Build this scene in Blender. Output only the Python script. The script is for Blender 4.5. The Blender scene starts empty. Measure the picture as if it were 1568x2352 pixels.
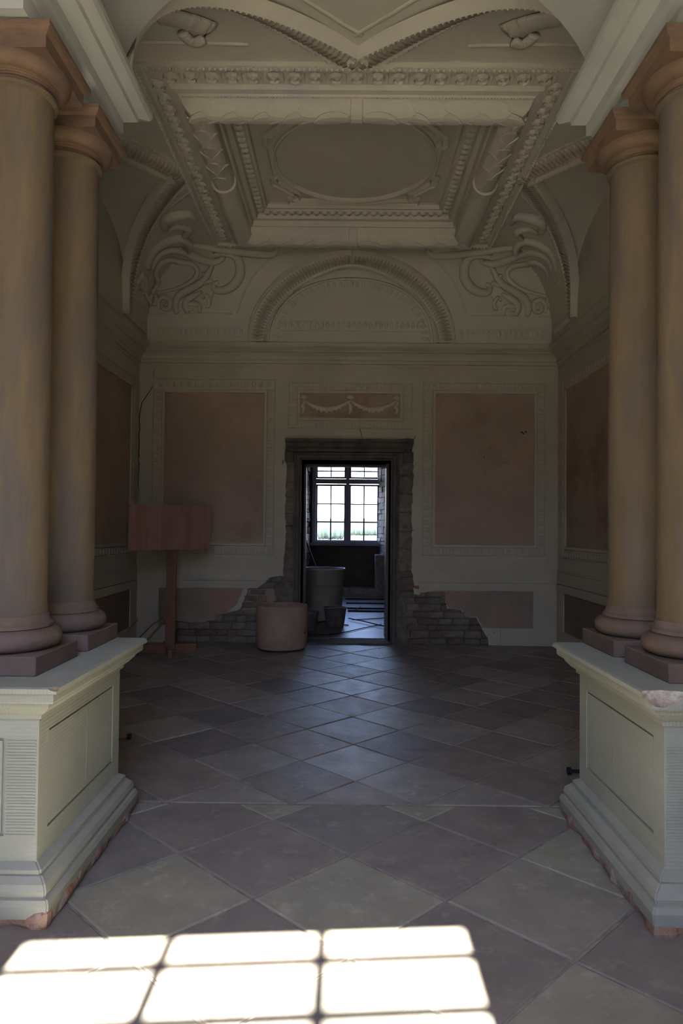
import bpy, bmesh, math, random
from mathutils import Vector, Matrix, noise
R = random.Random(7)
C = bpy.context.scene.collection
SC = bpy.context.scene
PI = math.pi

# ------------------------------------------------------------------ camera
CX, CH, YAW, PITCH, ROLL, FPX = -.032, 1.5, .0049, .0238, .0097, 1568.
cd = bpy.data.cameras.new('camera'); cam = bpy.data.objects.new('camera', cd); C.objects.link(cam)
cd.sensor_fit = 'VERTICAL'; cd.sensor_height = 36.; cd.sensor_width = 24.; cd.lens = 36. * FPX / 2352.
cd.clip_start = .05; cd.clip_end = 8000
cam.matrix_world = (Matrix.Translation((CX, 0, CH)) @ Matrix.Rotation(YAW, 4, 'Z') @ Matrix.Rotation(PI/2 + PITCH, 4, 'X')
                    @ Matrix.Rotation(ROLL, 4, 'Z'))
SC.camera = cam
def ray(px, py):
    v = Vector(((px-784)/FPX, (1176-py)/FPX, -1.))
    return (cam.matrix_world.to_3x3() @ v)
def atY(px, py, Y): d = ray(px, py); return Vector((CX, 0, CH)) + d*(Y/d.y)
def atZ(px, py, Z): d = ray(px, py); return Vector((CX, 0, CH)) + d*((Z-CH)/d.z)

# ------------------------------------------------------------------ light
w = bpy.data.worlds.new('sky'); SC.world = w; w.use_nodes = True
nt = w.node_tree; bg = nt.nodes['Background']
sk = nt.nodes.new('ShaderNodeTexSky'); sk.sky_type = 'NISHITA'; sk.sun_disc = False
sk.sun_elevation = math.radians(52); sk.sun_rotation = math.radians(180); sk.air_density = 1.0; sk.dust_density = .3; sk.ozone_density = 3.0
tn = nt.nodes.new('ShaderNodeMix'); tn.data_type = 'RGBA'; tn.blend_type = 'MULTIPLY'; tn.inputs['Factor'].default_value = 1; tn.inputs[7].default_value = (1.06, .90, .97, 1)
nt.links.new(sk.outputs[0], tn.inputs[6]); nt.links.new(tn.outputs[2], bg.inputs[0]); bg.inputs[1].default_value = 1.5
SUN_EL = math.radians(52)
sl = bpy.data.lights.new('sun', 'SUN'); sl.energy = 58; sl.angle = .0093; sl.color = (1., .95, .86)
so = bpy.data.objects.new('sun', sl); C.objects.link(so)
so.rotation_euler = (PI/2 - SUN_EL, 0, 0)          # shines towards +Y and down
def portal(loc, rot, sx, sy):
    l = bpy.data.lights.new('window_portal', 'AREA'); l.shape = 'RECTANGLE'; l.size = sx; l.size_y = sy; l.cycles.is_portal = True
    o = bpy.data.objects.new('window_portal', l); C.objects.link(o); o.location = loc; o.rotation_euler = rot
portal((-.05, 15.75, 2.3), (-PI/2, 0, 0), 1.7, 2.6)
portal((-.375, -1.35, 2.9), (PI/2, 0, .08), 2.0, 4.2)
portal((-4.2, -1.5, 2.9), (PI/2, 0, .08), 2.0, 4.2)
SC.view_settings.view_transform = 'Standard'; SC.view_settings.look = 'None'
SC.view_settings.gamma = 1; SC.view_settings.use_curve_mapping = False
SC.view_settings.exposure = 1.0
SC.cycles.max_bounces = 12; SC.cycles.diffuse_bounces = 8; SC.cycles.glossy_bounces = 4; SC.cycles.transparent_max_bounces = 12
SC.cycles.use_denoising = True; SC.cycles.sample_clamp_indirect = 6

# ------------------------------------------------------------------ materials
def mat(name, c1, c2=None, scale=3., rough=.85, bump=.15, bscale=60., stretch=(1, 1, 1), spec=.3, c3=None, s3=.7, detail=6, bdist=.004, c3scale=None):
    m = bpy.data.materials.new(name); m.use_nodes = True; t = m.node_tree; n = t.nodes; L = t.links
    b = n['Principled BSDF']; b.inputs['Roughness'].default_value = rough; b.inputs['Specular IOR Level'].default_value = spec
    tc = n.new('ShaderNodeTexCoord'); mp = n.new('ShaderNodeMapping'); mp.inputs['Scale'].default_value = stretch
    L.new(tc.outputs['Object'], mp.inputs[0])
    c2 = c2 or tuple(x*.8 for x in c1)
    nz = n.new('ShaderNodeTexNoise'); nz.inputs['Scale'].default_value = scale; nz.inputs['Detail'].default_value = detail; nz.inputs['Roughness'].default_value = .62
    L.new(mp.outputs[0], nz.inputs['Vector'])
    cr = n.new('ShaderNodeValToRGB'); cr.color_ramp.elements[0].position = .36; cr.color_ramp.elements[1].position = .66
    cr.color_ramp.elements[0].color = (*c2, 1); cr.color_ramp.elements[1].color = (*c1, 1)
    L.new(nz.outputs['Fac'], cr.inputs[0]); out = cr.outputs[0]
    if c3:
        n3 = n.new('ShaderNodeTexNoise'); n3.inputs['Scale'].default_value = c3scale or scale*.45; n3.inputs['Detail'].default_value = 8; n3.inputs['Roughness'].default_value = .7
        L.new(mp.outputs[0], n3.inputs['Vector'])
        r3 = n.new('ShaderNodeValToRGB'); r3.color_ramp.elements[0].position = s3-.12; r3.color_ramp.elements[1].position = s3+.05
        L.new(n3.outputs['Fac'], r3.inputs[0])
        mx = n.new('ShaderNodeMix'); mx.data_type = 'RGBA'; L.new(r3.outputs[0], mx.inputs['Factor'])
        L.new(out, mx.inputs[6]); mx.inputs[7].default_value = (*c3, 1); out = mx.outputs[2]
    L.new(out, b.inputs['Base Color'])
    if bump:
        nb = n.new('ShaderNodeTexNoise'); nb.inputs['Scale'].default_value = bscale; nb.inputs['Detail'].default_value = 5
        L.new(mp.outputs[0], nb.inputs['Vector'])
        bp = n.new('ShaderNodeBump'); bp.inputs['Strength'].default_value = bump; bp.inputs['Distance'].default_value = bdist
        L.new(nb.outputs['Fac'], bp.inputs['Height']); L.new(bp.outputs[0], b.inputs['Normal'])
    return m
PL = mat('plaster_grey_ochre', (0.509, 0.467, 0.360), (0.438, 0.403, 0.318), 1.6, .9, .25, 45, c3=(.40, .37, .30), s3=.68)
PLC = mat('plaster_ceiling', (0.563, 0.528, 0.437), (0.500, 0.473, 0.397), 1.3, .9, .25, 40, c3=(.42, .38, .45), s3=.7)
PLW = mat('plaster_white', (0.446, 0.462, 0.424), (0.396, 0.400, 0.368), 2.2, .85, .25, 30, c3=(.48, .46, .36), s3=.68)
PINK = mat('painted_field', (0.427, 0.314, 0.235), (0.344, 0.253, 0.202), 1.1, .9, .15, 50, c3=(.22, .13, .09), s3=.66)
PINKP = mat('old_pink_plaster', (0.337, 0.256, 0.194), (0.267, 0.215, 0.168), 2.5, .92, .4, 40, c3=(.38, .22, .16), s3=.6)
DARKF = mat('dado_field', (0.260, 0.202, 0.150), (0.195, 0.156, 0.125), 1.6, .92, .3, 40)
MAS = mat('masonry', (.21, .18, .15), (.11, .095, .08), 9, .95, .8, 30, bdist=.02)
BRK = [mat('brick_brown', (.19, .13, .095), (.11, .08, .065), 12, .95, .6, 40, bdist=.01),
       mat('brick_grey', (.20, .17, .135), (.12, .10, .085), 12, .95, .6, 40, bdist=.01),
       mat('brick_pale', (.25, .205, .16), (.15, .125, .10), 12, .95, .6, 40, bdist=.01)]
SAND = mat('column_sandstone', (0.189, 0.130, 0.066), (0.124, 0.085, 0.046), 5.5, .78, .3, 70, (1, 1, .16), c3=(.105, .085, .068), s3=.56, c3scale=4.5)
SANDC = mat('capital_sandstone', (0.202, 0.127, 0.076), (0.134, 0.086, 0.055), 6, .8, .3, 60, (1, 1, 2.5), c3=(.13, .085, .07), s3=.6)
SANDP = mat('plinth_sandstone', (0.186, 0.124, 0.085), (0.132, 0.093, 0.068), 7, .85, .4, 60, c3=(.16, .115, .10), s3=.6)
PORT = mat('portal_stone', (.135, .115, .095), (.075, .066, .057), 6, .8, .5, 40, (1, 1, .5), bdist=.01)
def tooled(name, c1, c2, axis, sc=34):
    m = mat(name, c1, c2, 2.2, .85, .0, c3=tuple(x*.82 for x in c1), s3=.62)
    t = m.node_tree; n = t.nodes; L = t.links
    wv = n.new('ShaderNodeTexWave'); wv.bands_direction = axis; wv.inputs['Scale'].default_value = sc; wv.inputs['Distortion'].default_value = 1.6
    wv.inputs['Detail'].default_value = 2; wv.inputs['Detail Scale'].default_value = 2.
    tc = n['Texture Coordinate']; L.new(tc.outputs['Object'], wv.inputs[0])
    nb = n.new('ShaderNodeTexNoise'); nb.inputs['Scale'].default_value = 55; nb.inputs['Detail'].default_value = 5; L.new(tc.outputs['Object'], nb.inputs[0])
    ad = n.new('ShaderNodeMath'); ad.operation = 'ADD'; L.new(wv.outputs['Fac'], ad.inputs[0]); L.new(nb.outputs['Fac'], ad.inputs[1])
    bp = n.new('ShaderNodeBump'); bp.inputs['Strength'].default_value = .16; bp.inputs['Distance'].default_value = .004
    L.new(ad.outputs[0], bp.inputs['Height']); L.new(bp.outputs[0], n['Principled BSDF'].inputs['Normal'])
    return m
PED = tooled('pedestal_greenstone', (.345, .35, .285), (.285, .29, .235), 'Z', 20)
PEDX = tooled('pedestal_tooled_rail', (.345, .35, .29), (.285, .29, .235), 'X', 22)
PEDB = tooled('pedestal_base_stone', (.335, .335, .275), (.27, .27, .22), 'DIAGONAL', 8)
FOOT = mat('crumbling_footing', (.33, .27, .22), (.24, .18, .14), 14, .95, .8, 40, c3=(.29, .16, .10), s3=.56, bdist=.015)
BROK = mat('fresh_broken_stone', (.62, .56, .46), (.36, .25, .16), 16, .95, .8, 40, c3=(.30, .18, .10), s3=.55, bdist=.02)
def slab_mat(name, c1, c2, rough):
    m = mat(name, c1, c2, 4, rough, .35, 28, c3=tuple(x*1.25 for x in c1), s3=.66, spec=.33, c3scale=9, bdist=.006)
    t = m.node_tree; n = t.nodes
    rz = n.new('ShaderNodeTexNoise'); rz.inputs['Scale'].default_value = 7; rz.inputs['Detail'].default_value = 6
    mr = n.new('ShaderNodeMapRange'); mr.inputs[3].default_value = rough-.13; mr.inputs[4].default_value = rough+.18
    t.links.new(n['Texture Coordinate'].outputs['Object'], rz.inputs[0]); t.links.new(rz.outputs['Fac'], mr.inputs[0])
    t.links.new(mr.outputs[0], n['Principled BSDF'].inputs['Roughness'])
    return m
TILEF = [slab_mat('slab_greygreen', (0.315, 0.293, 0.218), (0.248, 0.228, 0.174), .62), slab_mat('slab_purple', (0.242, 0.207, 0.175), (0.193, 0.163, 0.140), .62),
         slab_mat('slab_grey', (0.291, 0.261, 0.214), (0.231, 0.207, 0.170), .6), slab_mat('slab_slate', (0.224, 0.198, 0.170), (0.177, 0.156, 0.134), .6)]
TILEB = [slab_mat('slab_inner_brown', (0.242, 0.203, 0.171), (0.174, 0.148, 0.128), .47), slab_mat('slab_inner_grey', (0.290, 0.259, 0.222), (0.223, 0.195, 0.171), .45),
         slab_mat('slab_inner_dark', (0.198, 0.173, 0.164), (0.145, 0.127, 0.122), .48), slab_mat('slab_inner_warm', (0.270, 0.213, 0.171), (0.193, 0.158, 0.137), .49)]
MORT = mat('floor_mortar', (.30, .27, .22), (.17, .155, .13), 12, .95, .6, 50)
WOODR = mat('plywood_red', (0.405, 0.230, 0.182), (0.255, 0.140, 0.117), 7, .7, .2, 60, (1, 1, .12), c3=(.32, .13, .075), s3=.62)
WOOD = mat('raw_pine', (0.255, 0.136, 0.081), (0.187, 0.093, 0.059), 6, .75, .2, 60, (1, 1, .2))
CONC = mat('pale_concrete', (0.367, 0.250, 0.180), (0.289, 0.200, 0.146), 5, .85, .3, 40, c3=(.20, .17, .14), s3=.66)
METG = mat('dusty_drum', (.30, .27, .20), (.21, .19, .145), 5, .55, .2, 40, spec=.4)
RIM = mat('bare_rim', (.45, .45, .45), (.35, .35, .35), 8, .35, .1, spec=.6)
BUCK = mat('plaster_stained_bucket', (.16, .14, .12), (.09, .08, .075), 9, .6, .3, 40)
BLACK = mat('black_rubber', (.02, .02, .02), (.012, .012, .012), 9, .55, .1)
WPAINT = mat('window_paint', (.40, .44, .50), (.34, .37, .43), 6, .5, .1, 40, spec=.4)
DARKW = mat('window_dark_bar', (.14, .11, .12), (.10, .08, .09), 6, .5, .1)
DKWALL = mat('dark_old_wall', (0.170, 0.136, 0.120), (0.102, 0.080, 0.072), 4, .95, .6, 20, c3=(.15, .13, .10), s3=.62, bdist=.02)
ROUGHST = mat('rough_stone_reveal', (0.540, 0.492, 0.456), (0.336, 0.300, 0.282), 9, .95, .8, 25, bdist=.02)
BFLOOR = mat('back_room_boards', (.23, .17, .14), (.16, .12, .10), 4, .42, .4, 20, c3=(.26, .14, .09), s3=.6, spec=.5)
HALL = mat('hall_limewash', (0.540, 0.490, 0.386), (0.475, 0.428, 0.340), 1.5, .9, .2, 30)
TREE = mat('far_foliage', (0.024, 0.037, 0.030), (0.017, 0.027, 0.024), .5, .95, .0)
HILL = mat('far_wooded_hill', (0.017, 0.021, 0.020), (0.015, 0.019, 0.019), .02, .95, .0)
FIELD = mat('ripe_field', (0.033, 0.029, 0.017), (0.028, 0.028, 0.015), .01, .95, .0)
def glass():
    m = bpy.data.materials.new('window_glass'); m.use_nodes = True; t = m.node_tree; n = t.nodes; n.clear()
    o = n.new('ShaderNodeOutputMaterial'); tr = n.new('ShaderNodeBsdfTransparent'); gl = n.new('ShaderNodeBsdfGlossy'); gl.inputs['Roughness'].default_value = .03
    tr.inputs[0].default_value = (.96, .98, .97, 1)
    lw = n.new('ShaderNodeLayerWeight'); lw.inputs[0].default_value = .5; mx = n.new('ShaderNodeMixShader')
    pw = n.new('ShaderNodeMath'); pw.operation = 'POWER'; pw.inputs[1].default_value = 5; fr = n.new('ShaderNodeMath'); fr.operation = 'MULTIPLY_ADD'
    fr.inputs[1].default_value = .9; fr.inputs[2].default_value = .04; t.links.new(lw.outputs['Facing'], pw.inputs[0]); t.links.new(pw.outputs[0], fr.inputs[0])
    t.links.new(fr.outputs[0], mx.inputs[0]); t.links.new(tr.outputs[0], mx.inputs[1]); t.links.new(gl.outputs[0], mx.inputs[2]); t.links.new(mx.outputs[0], o.inputs[0])
    return m
GLASS = glass()

# ------------------------------------------------------------------ helpers
def obj(name, bm, m=None, parent=None, smooth=False, kind=None, norm=True):
    if norm: bmesh.ops.recalc_face_normals(bm, faces=bm.faces)
    me = bpy.data.meshes.new(name); bm.to_mesh(me); bm.free()
    for mm in (m if isinstance(m, (list, tuple)) else [m]):
        if mm: me.materials.append(mm)
    if smooth:
        me.shade_smooth()
    o = bpy.data.objects.new(name, me); C.objects.link(o)
    if parent: o.parent = parent
    if kind: o['kind'] = kind
    return o
def smooth_angle(o, deg=35):
    o.data.shade_smooth()
    me = o.data; bm = bmesh.new(); bm.from_mesh(me)
    for e in bm.edges:
        if len(e.link_faces) == 2 and e.calc_face_angle(0) > math.radians(deg): e.smooth = False
    bm.to_mesh(me); bm.free()
def inst(name, me, parent, mw):
    o = bpy.data.objects.new(name, me); C.objects.link(o); o.parent = parent; o.matrix_local = mw
    return o
def thing(name, label, cat, loc=(0, 0, 0), rz=0, group=None):
    o = bpy.data.objects.new(name, None); C.objects.link(o); o.location = loc; o.rotation_euler = (0, 0, rz)
    o['label'] = label; o['category'] = cat
    if group: o['group'] = group
    return o
def tag(o, label, cat, group=None):
    o['label'] = label; o['category'] = cat
    if group: o['group'] = group
    return o
def struct(name, label=None):
    o = bpy.data.objects.new(name, None); C.objects.link(o); o['kind'] = 'structure'
    if label: o['label'] = label
    return o
def setmap(bm, f):
    if f:
        for v in bm.verts: v.co = Vector(f(*v.co))
def box(bm, x0, x1, y0, y1, z0, z1, f=None, bev=0):
    vs = [bm.verts.new(f(x, y, z) if f else (x, y, z)) for x in (x0, x1) for y in (y0, y1) for z in (z0, z1)]
    fs = [bm.faces.new([vs[i] for i in q]) for q in ((0, 1, 3, 2), (4, 6, 7, 5), (0, 4, 5, 1), (2, 3, 7, 6), (0, 2, 6, 4), (1, 5, 7, 3))]
    if bev:
        es = {e for q in fs for e in q.edges}
        bmesh.ops.bevel(bm, geom=list(es), offset=bev, segments=1, affect='EDGES')
    return vs
def boxm(*a, **k):
    bm = bmesh.new(); box(bm, *a, **k); return bm
def obox(bm, p0, p1, wd, th, up=Vector((0, 0, 1))):           # a bar from p0 to p1
    p0 = Vector(p0); p1 = Vector(p1); d = (p1-p0).normalized(); s = d.cross(up).normalized(); u = s.cross(d).normalized()
    vs = [bm.verts.new(p + s*a*wd/2 + u*b*th/2) for p in (p0, p1) for a, b in ((-1, -1), (1, -1), (1, 1), (-1, 1))]
    for i in range(4): bm.faces.new((vs[i], vs[(i+1) % 4], vs[4+(i+1) % 4], vs[4+i]))
    bm.faces.new(vs[:4][::-1]); bm.faces.new(vs[4:])
def lathe(prof, seg=48, bm=None, c=(0, 0), cap=True):
    bm = bm or bmesh.new(); rings = []
    for r, z in prof:
        rings.append([bm.verts.new((c[0]+r*math.cos(2*PI*i/seg), c[1]+r*math.sin(2*PI*i/seg), z)) for i in range(seg)])
    for a, b in zip(rings, rings[1:]):
        for i in range(seg): bm.faces.new((a[i], a[(i+1) % seg], b[(i+1) % seg], b[i]))
    if cap:
        bm.faces.new(rings[0]); bm.faces.new(rings[-1][::-1])
    return bm
def rect_sweep(bm, x0, x1, y0, y1, prof, cap=True, closed_prof=False):
    """prof: (outward offset from rect, z)"""
    rings = []
    for o, z in prof:
        rings.append([bm.verts.new(p) for p in ((x0-o, y0-o, z), (x1+o, y0-o, z), (x1+o, y1+o, z), (x0-o, y1+o, z))])
    pr = list(zip(rings, rings[1:])) + ([(rings[-1], rings[0])] if closed_prof else [])
    for a, b in pr:
        for i in range(4): bm.faces.new((a[i], a[(i+1) % 4], b[(i+1) % 4], b[i]))
    if cap: bm.faces.new(rings[0]); bm.faces.new(rings[-1])
    return bm
def path_sweep(bm, pts, prof, closed=False):
    """plan path (x,y); prof (offset to the left-hand side, z), mitred corners"""
    n = len(pts); P = [Vector((p[0], p[1])) for p in pts]; rings = []
    for i in range(n):
        a = P[i-1] if (i > 0 or closed) else None; b = P[(i+1) % n] if (i < n-1 or closed) else None
        d1 = (P[i]-a).normalized() if a is not None else None; d2 = (b-P[i]).normalized() if b is not None else None
        if d1 is None: m = Vector((-d2.y, d2.x))
        elif d2 is None: m = Vector((-d1.y, d1.x))
        else:
            n1 = Vector((-d1.y, d1.x)); n2 = Vector((-d2.y, d2.x)); m = (n1+n2); m = m/ (m.dot(n1)) if m.dot(n1) > 1e-6 else n1
        rings.append([bm.verts.new((P[i].x+m.x*o, P[i].y+m.y*o, z)) for o, z in prof])
    k = len(prof)
    for i in range(n if closed else n-1):
        A, B = rings[i], rings[(i+1) % n]
        for j in range(k-1): bm.faces.new((A[j], B[j], B[j+1], A[j+1]))
    if not closed and k > 2: bm.faces.new(rings[0]); bm.faces.new(rings[-1][::-1])
def plate(bm, poly, w0, w1, f, inset=0.):
    """polygon (u,z) extruded between depths w0 (back) and w1 (front), mapped by f(u,w,z)"""
    a = [bm.verts.new(f(u, w0, z)) for u, z in poly]; b = [bm.verts.new(f(u, w1, z)) for u, z in poly]; n = len(poly)
    bm.faces.new(a[::-1]); bm.faces.new(b)
    for i in range(n): bm.faces.new((a[i], a[(i+1) % n], b[(i+1) % n], b[i]))
def ring(bm, o, i, w0, w1, f, cham=.0):
    """frame between rectangles o=(u0,u1,z0,z1) and i"""
    def c(r, w): return [bm.verts.new(f(u, w, z)) for u, z in ((r[0], r[2]), (r[1], r[2]), (r[1], r[3]), (r[0], r[3]))]
    def sh(r, d): return (r[0]+d, r[1]-d, r[2]+d, r[3]-d)
    loops = [c(o, w0), c(sh(o, cham), w1), c(sh(i, -cham), w1), c(i, w0)]
    for a, b in zip(loops, loops[1:]+loops[:1]):
        for k in range(4): bm.faces.new((a[k], a[(k+1) % 4], b[(k+1) % 4], b[k]))
def jag(p, q, n=5, amp=.012):
    out = []
    for i in range(n):
        t = i/n; out.append((p[0]+(q[0]-p[0])*t+(R.uniform(-amp, amp) if i else 0), p[1]+(q[1]-p[1])*t+(R.uniform(-amp, amp) if i else 0)))
    return out
def jagline(pts, step=.05, amp=.011):
    out = []
    for a, b in zip(pts, pts[1:]): out += jag(a, b, max(1, int(math.dist(a, b)/step)), amp)
    return out + [pts[-1]]
def tube(bm, pts, rad, seg=8, nrm=None, flat=1., cap=True):
    """swept tube; rad number or list; nrm list/func gives the flattened axis"""
    P = [Vector(p) for p in pts]; n = len(P); rings = []; prev = None
    for i in range(n):
        d = (P[min(i+1, n-1)]-P[max(i-1, 0)])
        if d.length < 1e-9: d = Vector((0, 0, 1))
        d.normalize()
        up = Vector(nrm[i]) if nrm else (prev or (Vector((0, 0, 1)) if abs(d.z) < .9 else Vector((1, 0, 0))))
        s = d.cross(up).normalized(); u = s.cross(d).normalized(); prev = u
        r = rad[i] if isinstance(rad, (list, tuple)) else rad
        rings.append([bm.verts.new(P[i]+s*math.cos(2*PI*k/seg)*r+u*math.sin(2*PI*k/seg)*r*flat) for k in range(seg)])
    for a, b in zip(rings, rings[1:]):
        for k in range(seg): bm.faces.new((a[k], a[(k+1) % seg], b[(k+1) % seg], b[k]))
    if cap: bm.faces.new(rings[0][::-1]); bm.faces.new(rings[-1])
def smooth_pts(pts, sub=6):
    P = [Vector(p) for p in pts]; out = []
    for i in range(len(P)-1):
        p0 = P[max(i-1, 0)]; p1 = P[i]; p2 = P[i+1]; p3 = P[min(i+2, len(P)-1)]
        for k in range(sub):
            t = k/sub
            out.append(.5*((2*p1)+(-p0+p2)*t+(2*p0-5*p1+4*p2-p3)*t*t+(-p0+3*p1-3*p2+p3)*t**3))
    return out+[P[-1]]
def frame_mat(p, d, n):                      # matrix: X along d, Z along n
    n = n.normalized(); y = n.cross(d).normalized(); x = y.cross(n).normalized()
    m = Matrix((x, y, n)).transposed().to_4x4(); m.translation = p
    return m
def dome_mesh(name, m, lx, ly, h, ridge=True, seg=8):
    """a carved leaf: low dome with a raised mid rib and a pointed end"""
    bm = bmesh.new(); top = []
    ringo = []; ringm = []
    for i in range(seg):
        a = 2*PI*i/seg; px = math.cos(a); py = math.sin(a)
        k = 1.18 if i == seg//4 else 1.
        ringo.append(bm.verts.new((px*lx/2, py*ly/2*k, 0))); ringm.append(bm.verts.new((px*lx*.30, py*ly*.30*k, h*.85)))
    c = bm.verts.new((0, 0, h*.72 if ridge else h))
    for i in range(seg):
        j = (i+1) % seg
        bm.faces.new((ringo[i], ringo[j], ringm[j], ringm[i])); bm.faces.new((ringm[i], ringm[j], c))
    bmesh.ops.recalc_face_normals(bm, faces=bm.faces)
    me = bpy.data.meshes.new(name); bm.to_mesh(me); bm.free(); me.materials.append(m); me.shade_smooth(); return me
def egg_mesh(name, m, wd, ht, h):
    """egg in a shell with a dart beside it"""
    bm = bmesh.new()
    seg = 8; o = []; i_ = []; t = []
    for k in range(seg):
        a = 2*PI*k/seg
        o.append(bm.verts.new((math.cos(a)*wd*.40, math.sin(a)*ht*.48, 0))); i_.append(bm.verts.new((math.cos(a)*wd*.31, math.sin(a)*ht*.40, h)))
        t.append(bm.verts.new((math.cos(a)*wd*.25, math.sin(a)*ht*.33, h*.25)))
    c = bm.verts.new((0, 0, h*1.15))
    for k in range(seg):
        j = (k+1) % seg
        bm.faces.new((o[k], o[j], i_[j], i_[k])); bm.faces.new((i_[k], i_[j], t[j], t[k])); bm.faces.new((t[k], t[j], c))
    a = [bm.verts.new(p) for p in ((wd*.5, -ht*.48, h*.9), (wd*.44, ht*.3, 0), (wd*.56, ht*.3, 0), (wd*.5, ht*.48, h*.4))]
    bm.faces.new((a[0], a[1], a[3])); bm.faces.new((a[0], a[3], a[2])); bm.faces.new((a[0], a[2], a[1]))
    me = bpy.data.meshes.new(name); bm.to_mesh(me); bm.free(); me.materials.append(m); return me
def bead(bm, p, r, n=None):
    v = []
    for a in range(6): v.append(bm.verts.new(p+Vector((math.cos(a*PI/3)*r, math.sin(a*PI/3)*r, 0))))
    t = bm.verts.new(p+Vector((0, 0, r))); b = bm.verts.new(p-Vector((0, 0, r)))
    for a in range(6): bm.faces.new((v[a], v[(a+1) % 6], t)); bm.faces.new((v[(a+1) % 6], v[a], b))

# ================================================================== FLOOR
VB_ = 8.78; BX = 2.74; BY0 = 3.75; BY1 = 8.90         # inner bay
floor = struct('floor', 'stone paving of diagonal slabs')
obj('mortar_bed', boxm(-6, 6, -1.3, 9.75, -.2, -.0065), MORT, floor)
def clip(poly, a, b, c):                  # keep a*x+b*y<=c
    out = []
    for i in range(len(poly)):
        p, q = poly[i], poly[(i+1) % len(poly)]; dp = a*p[0]+b*p[1]-c; dq = a*q[0]+b*q[1]-c
        if dp <= 0: out.append(p)
        if (dp < 0) != (dq < 0) and dp != dq:
            t = dp/(dp-dq); out.append((p[0]+(q[0]-p[0])*t, p[1]+(q[1]-p[1])*t))
    return out
def slab(poly, m, z, gap=.006, cham=.006):
    # shrink towards the inside along edges
    for s in range(1):
        n = len(poly); area = sum(poly[i][0]*poly[(i+1) % n][1]-poly[(i+1) % n][0]*poly[i][1] for i in range(n))/2
    if abs(area) < .012: return
    if area < 0: poly = poly[::-1]
    def off(pl, d):
        for i in range(len(poly)):
            p, q = poly[i], poly[(i+1) % len(poly)]; e = (q[0]-p[0], q[1]-p[1]); l = math.hypot(*e)
            if l < 1e-4: continue
            nx, ny = e[1]/l, -e[0]/l
            pl = clip(pl, nx, ny, nx*p[0]+ny*p[1]-d)
        return pl
    lo = off(list(poly), gap); hi = off(list(poly), gap+cham)
    if len(lo) < 3 or len(hi) < 3 or len(lo) != len(hi): hi = lo
    bm = bmesh.new()
    A = [bm.verts.new((x, y, -.03)) for x, y in lo]; B = [bm.verts.new((x, y, z-.004)) for x, y in lo]; T = [bm.verts.new((x, y, z)) for x, y in hi]
    for U, V in ((A, B), (B, T)):
        for i in range(len(U)): bm.faces.new((U[i], U[(i+1) % len(U)], V[(i+1) % len(U)], V[i]))
    bm.faces.new(T)
    obj('paving_slab', bm, m, floor)
hx, hy = .39, .375
tilec = {(0, 0): 2, (-1, -1): 0}
for i in range(-11, 12):
    for j in range(-8, 4):
        if (i+j) % 2: continue
        # slab centres sit between lattice vertices: vertex (0,3.17)
        cx, cy = i*hx, 3.17+hy+j*hy
        if cy < .2 or cy > 4.2 or abs(cx) > 3.6: continue
        p = [(cx-hx, cy), (cx, cy-hy), (cx+hx, cy), (cx, cy+hy)]
        p = clip(p, 0, 1, BY0-.005)
        if len(p) < 3: continue
        k = {(-1, -1): 1, (1, -1): 1, (0, -2): 0, (-2, -2): 0, (2, -2): 2, (1, -3): 1, (-1, -3): 1, (-3, -1): 3, (3, -3): 1, (2, -4): 0, (-1, 1): 0, (1, 1): 0}.get((i, j), R.choice((0, 0, 1, 2, 2, 3)))
        slab(p, TILEF[k], R.uniform(-.002, .002))
h2 = .347
for i in range(-9, 10):
    for j in range(-2, 18):
        if (i+j) % 2: continue
        cx, cy = .044+i*h2, 4.09+h2+j*h2
        p = [(cx-h2, cy), (cx, cy-h2), (cx+h2, cy), (cx, cy+h2)]
        for a in ((0, -1, -BY0-.005), (0, 1, BY1), (1, 0, BX), (-1, 0, BX)):
            p = clip(p, *a)
            if len(p) < 3: break
        if len(p) < 3: continue
        k = R.choice((0, 0, 1, 1, 1, 2, 3))
        slab(p, TILEB[k], R.uniform(-.004, .003), .004)

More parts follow.
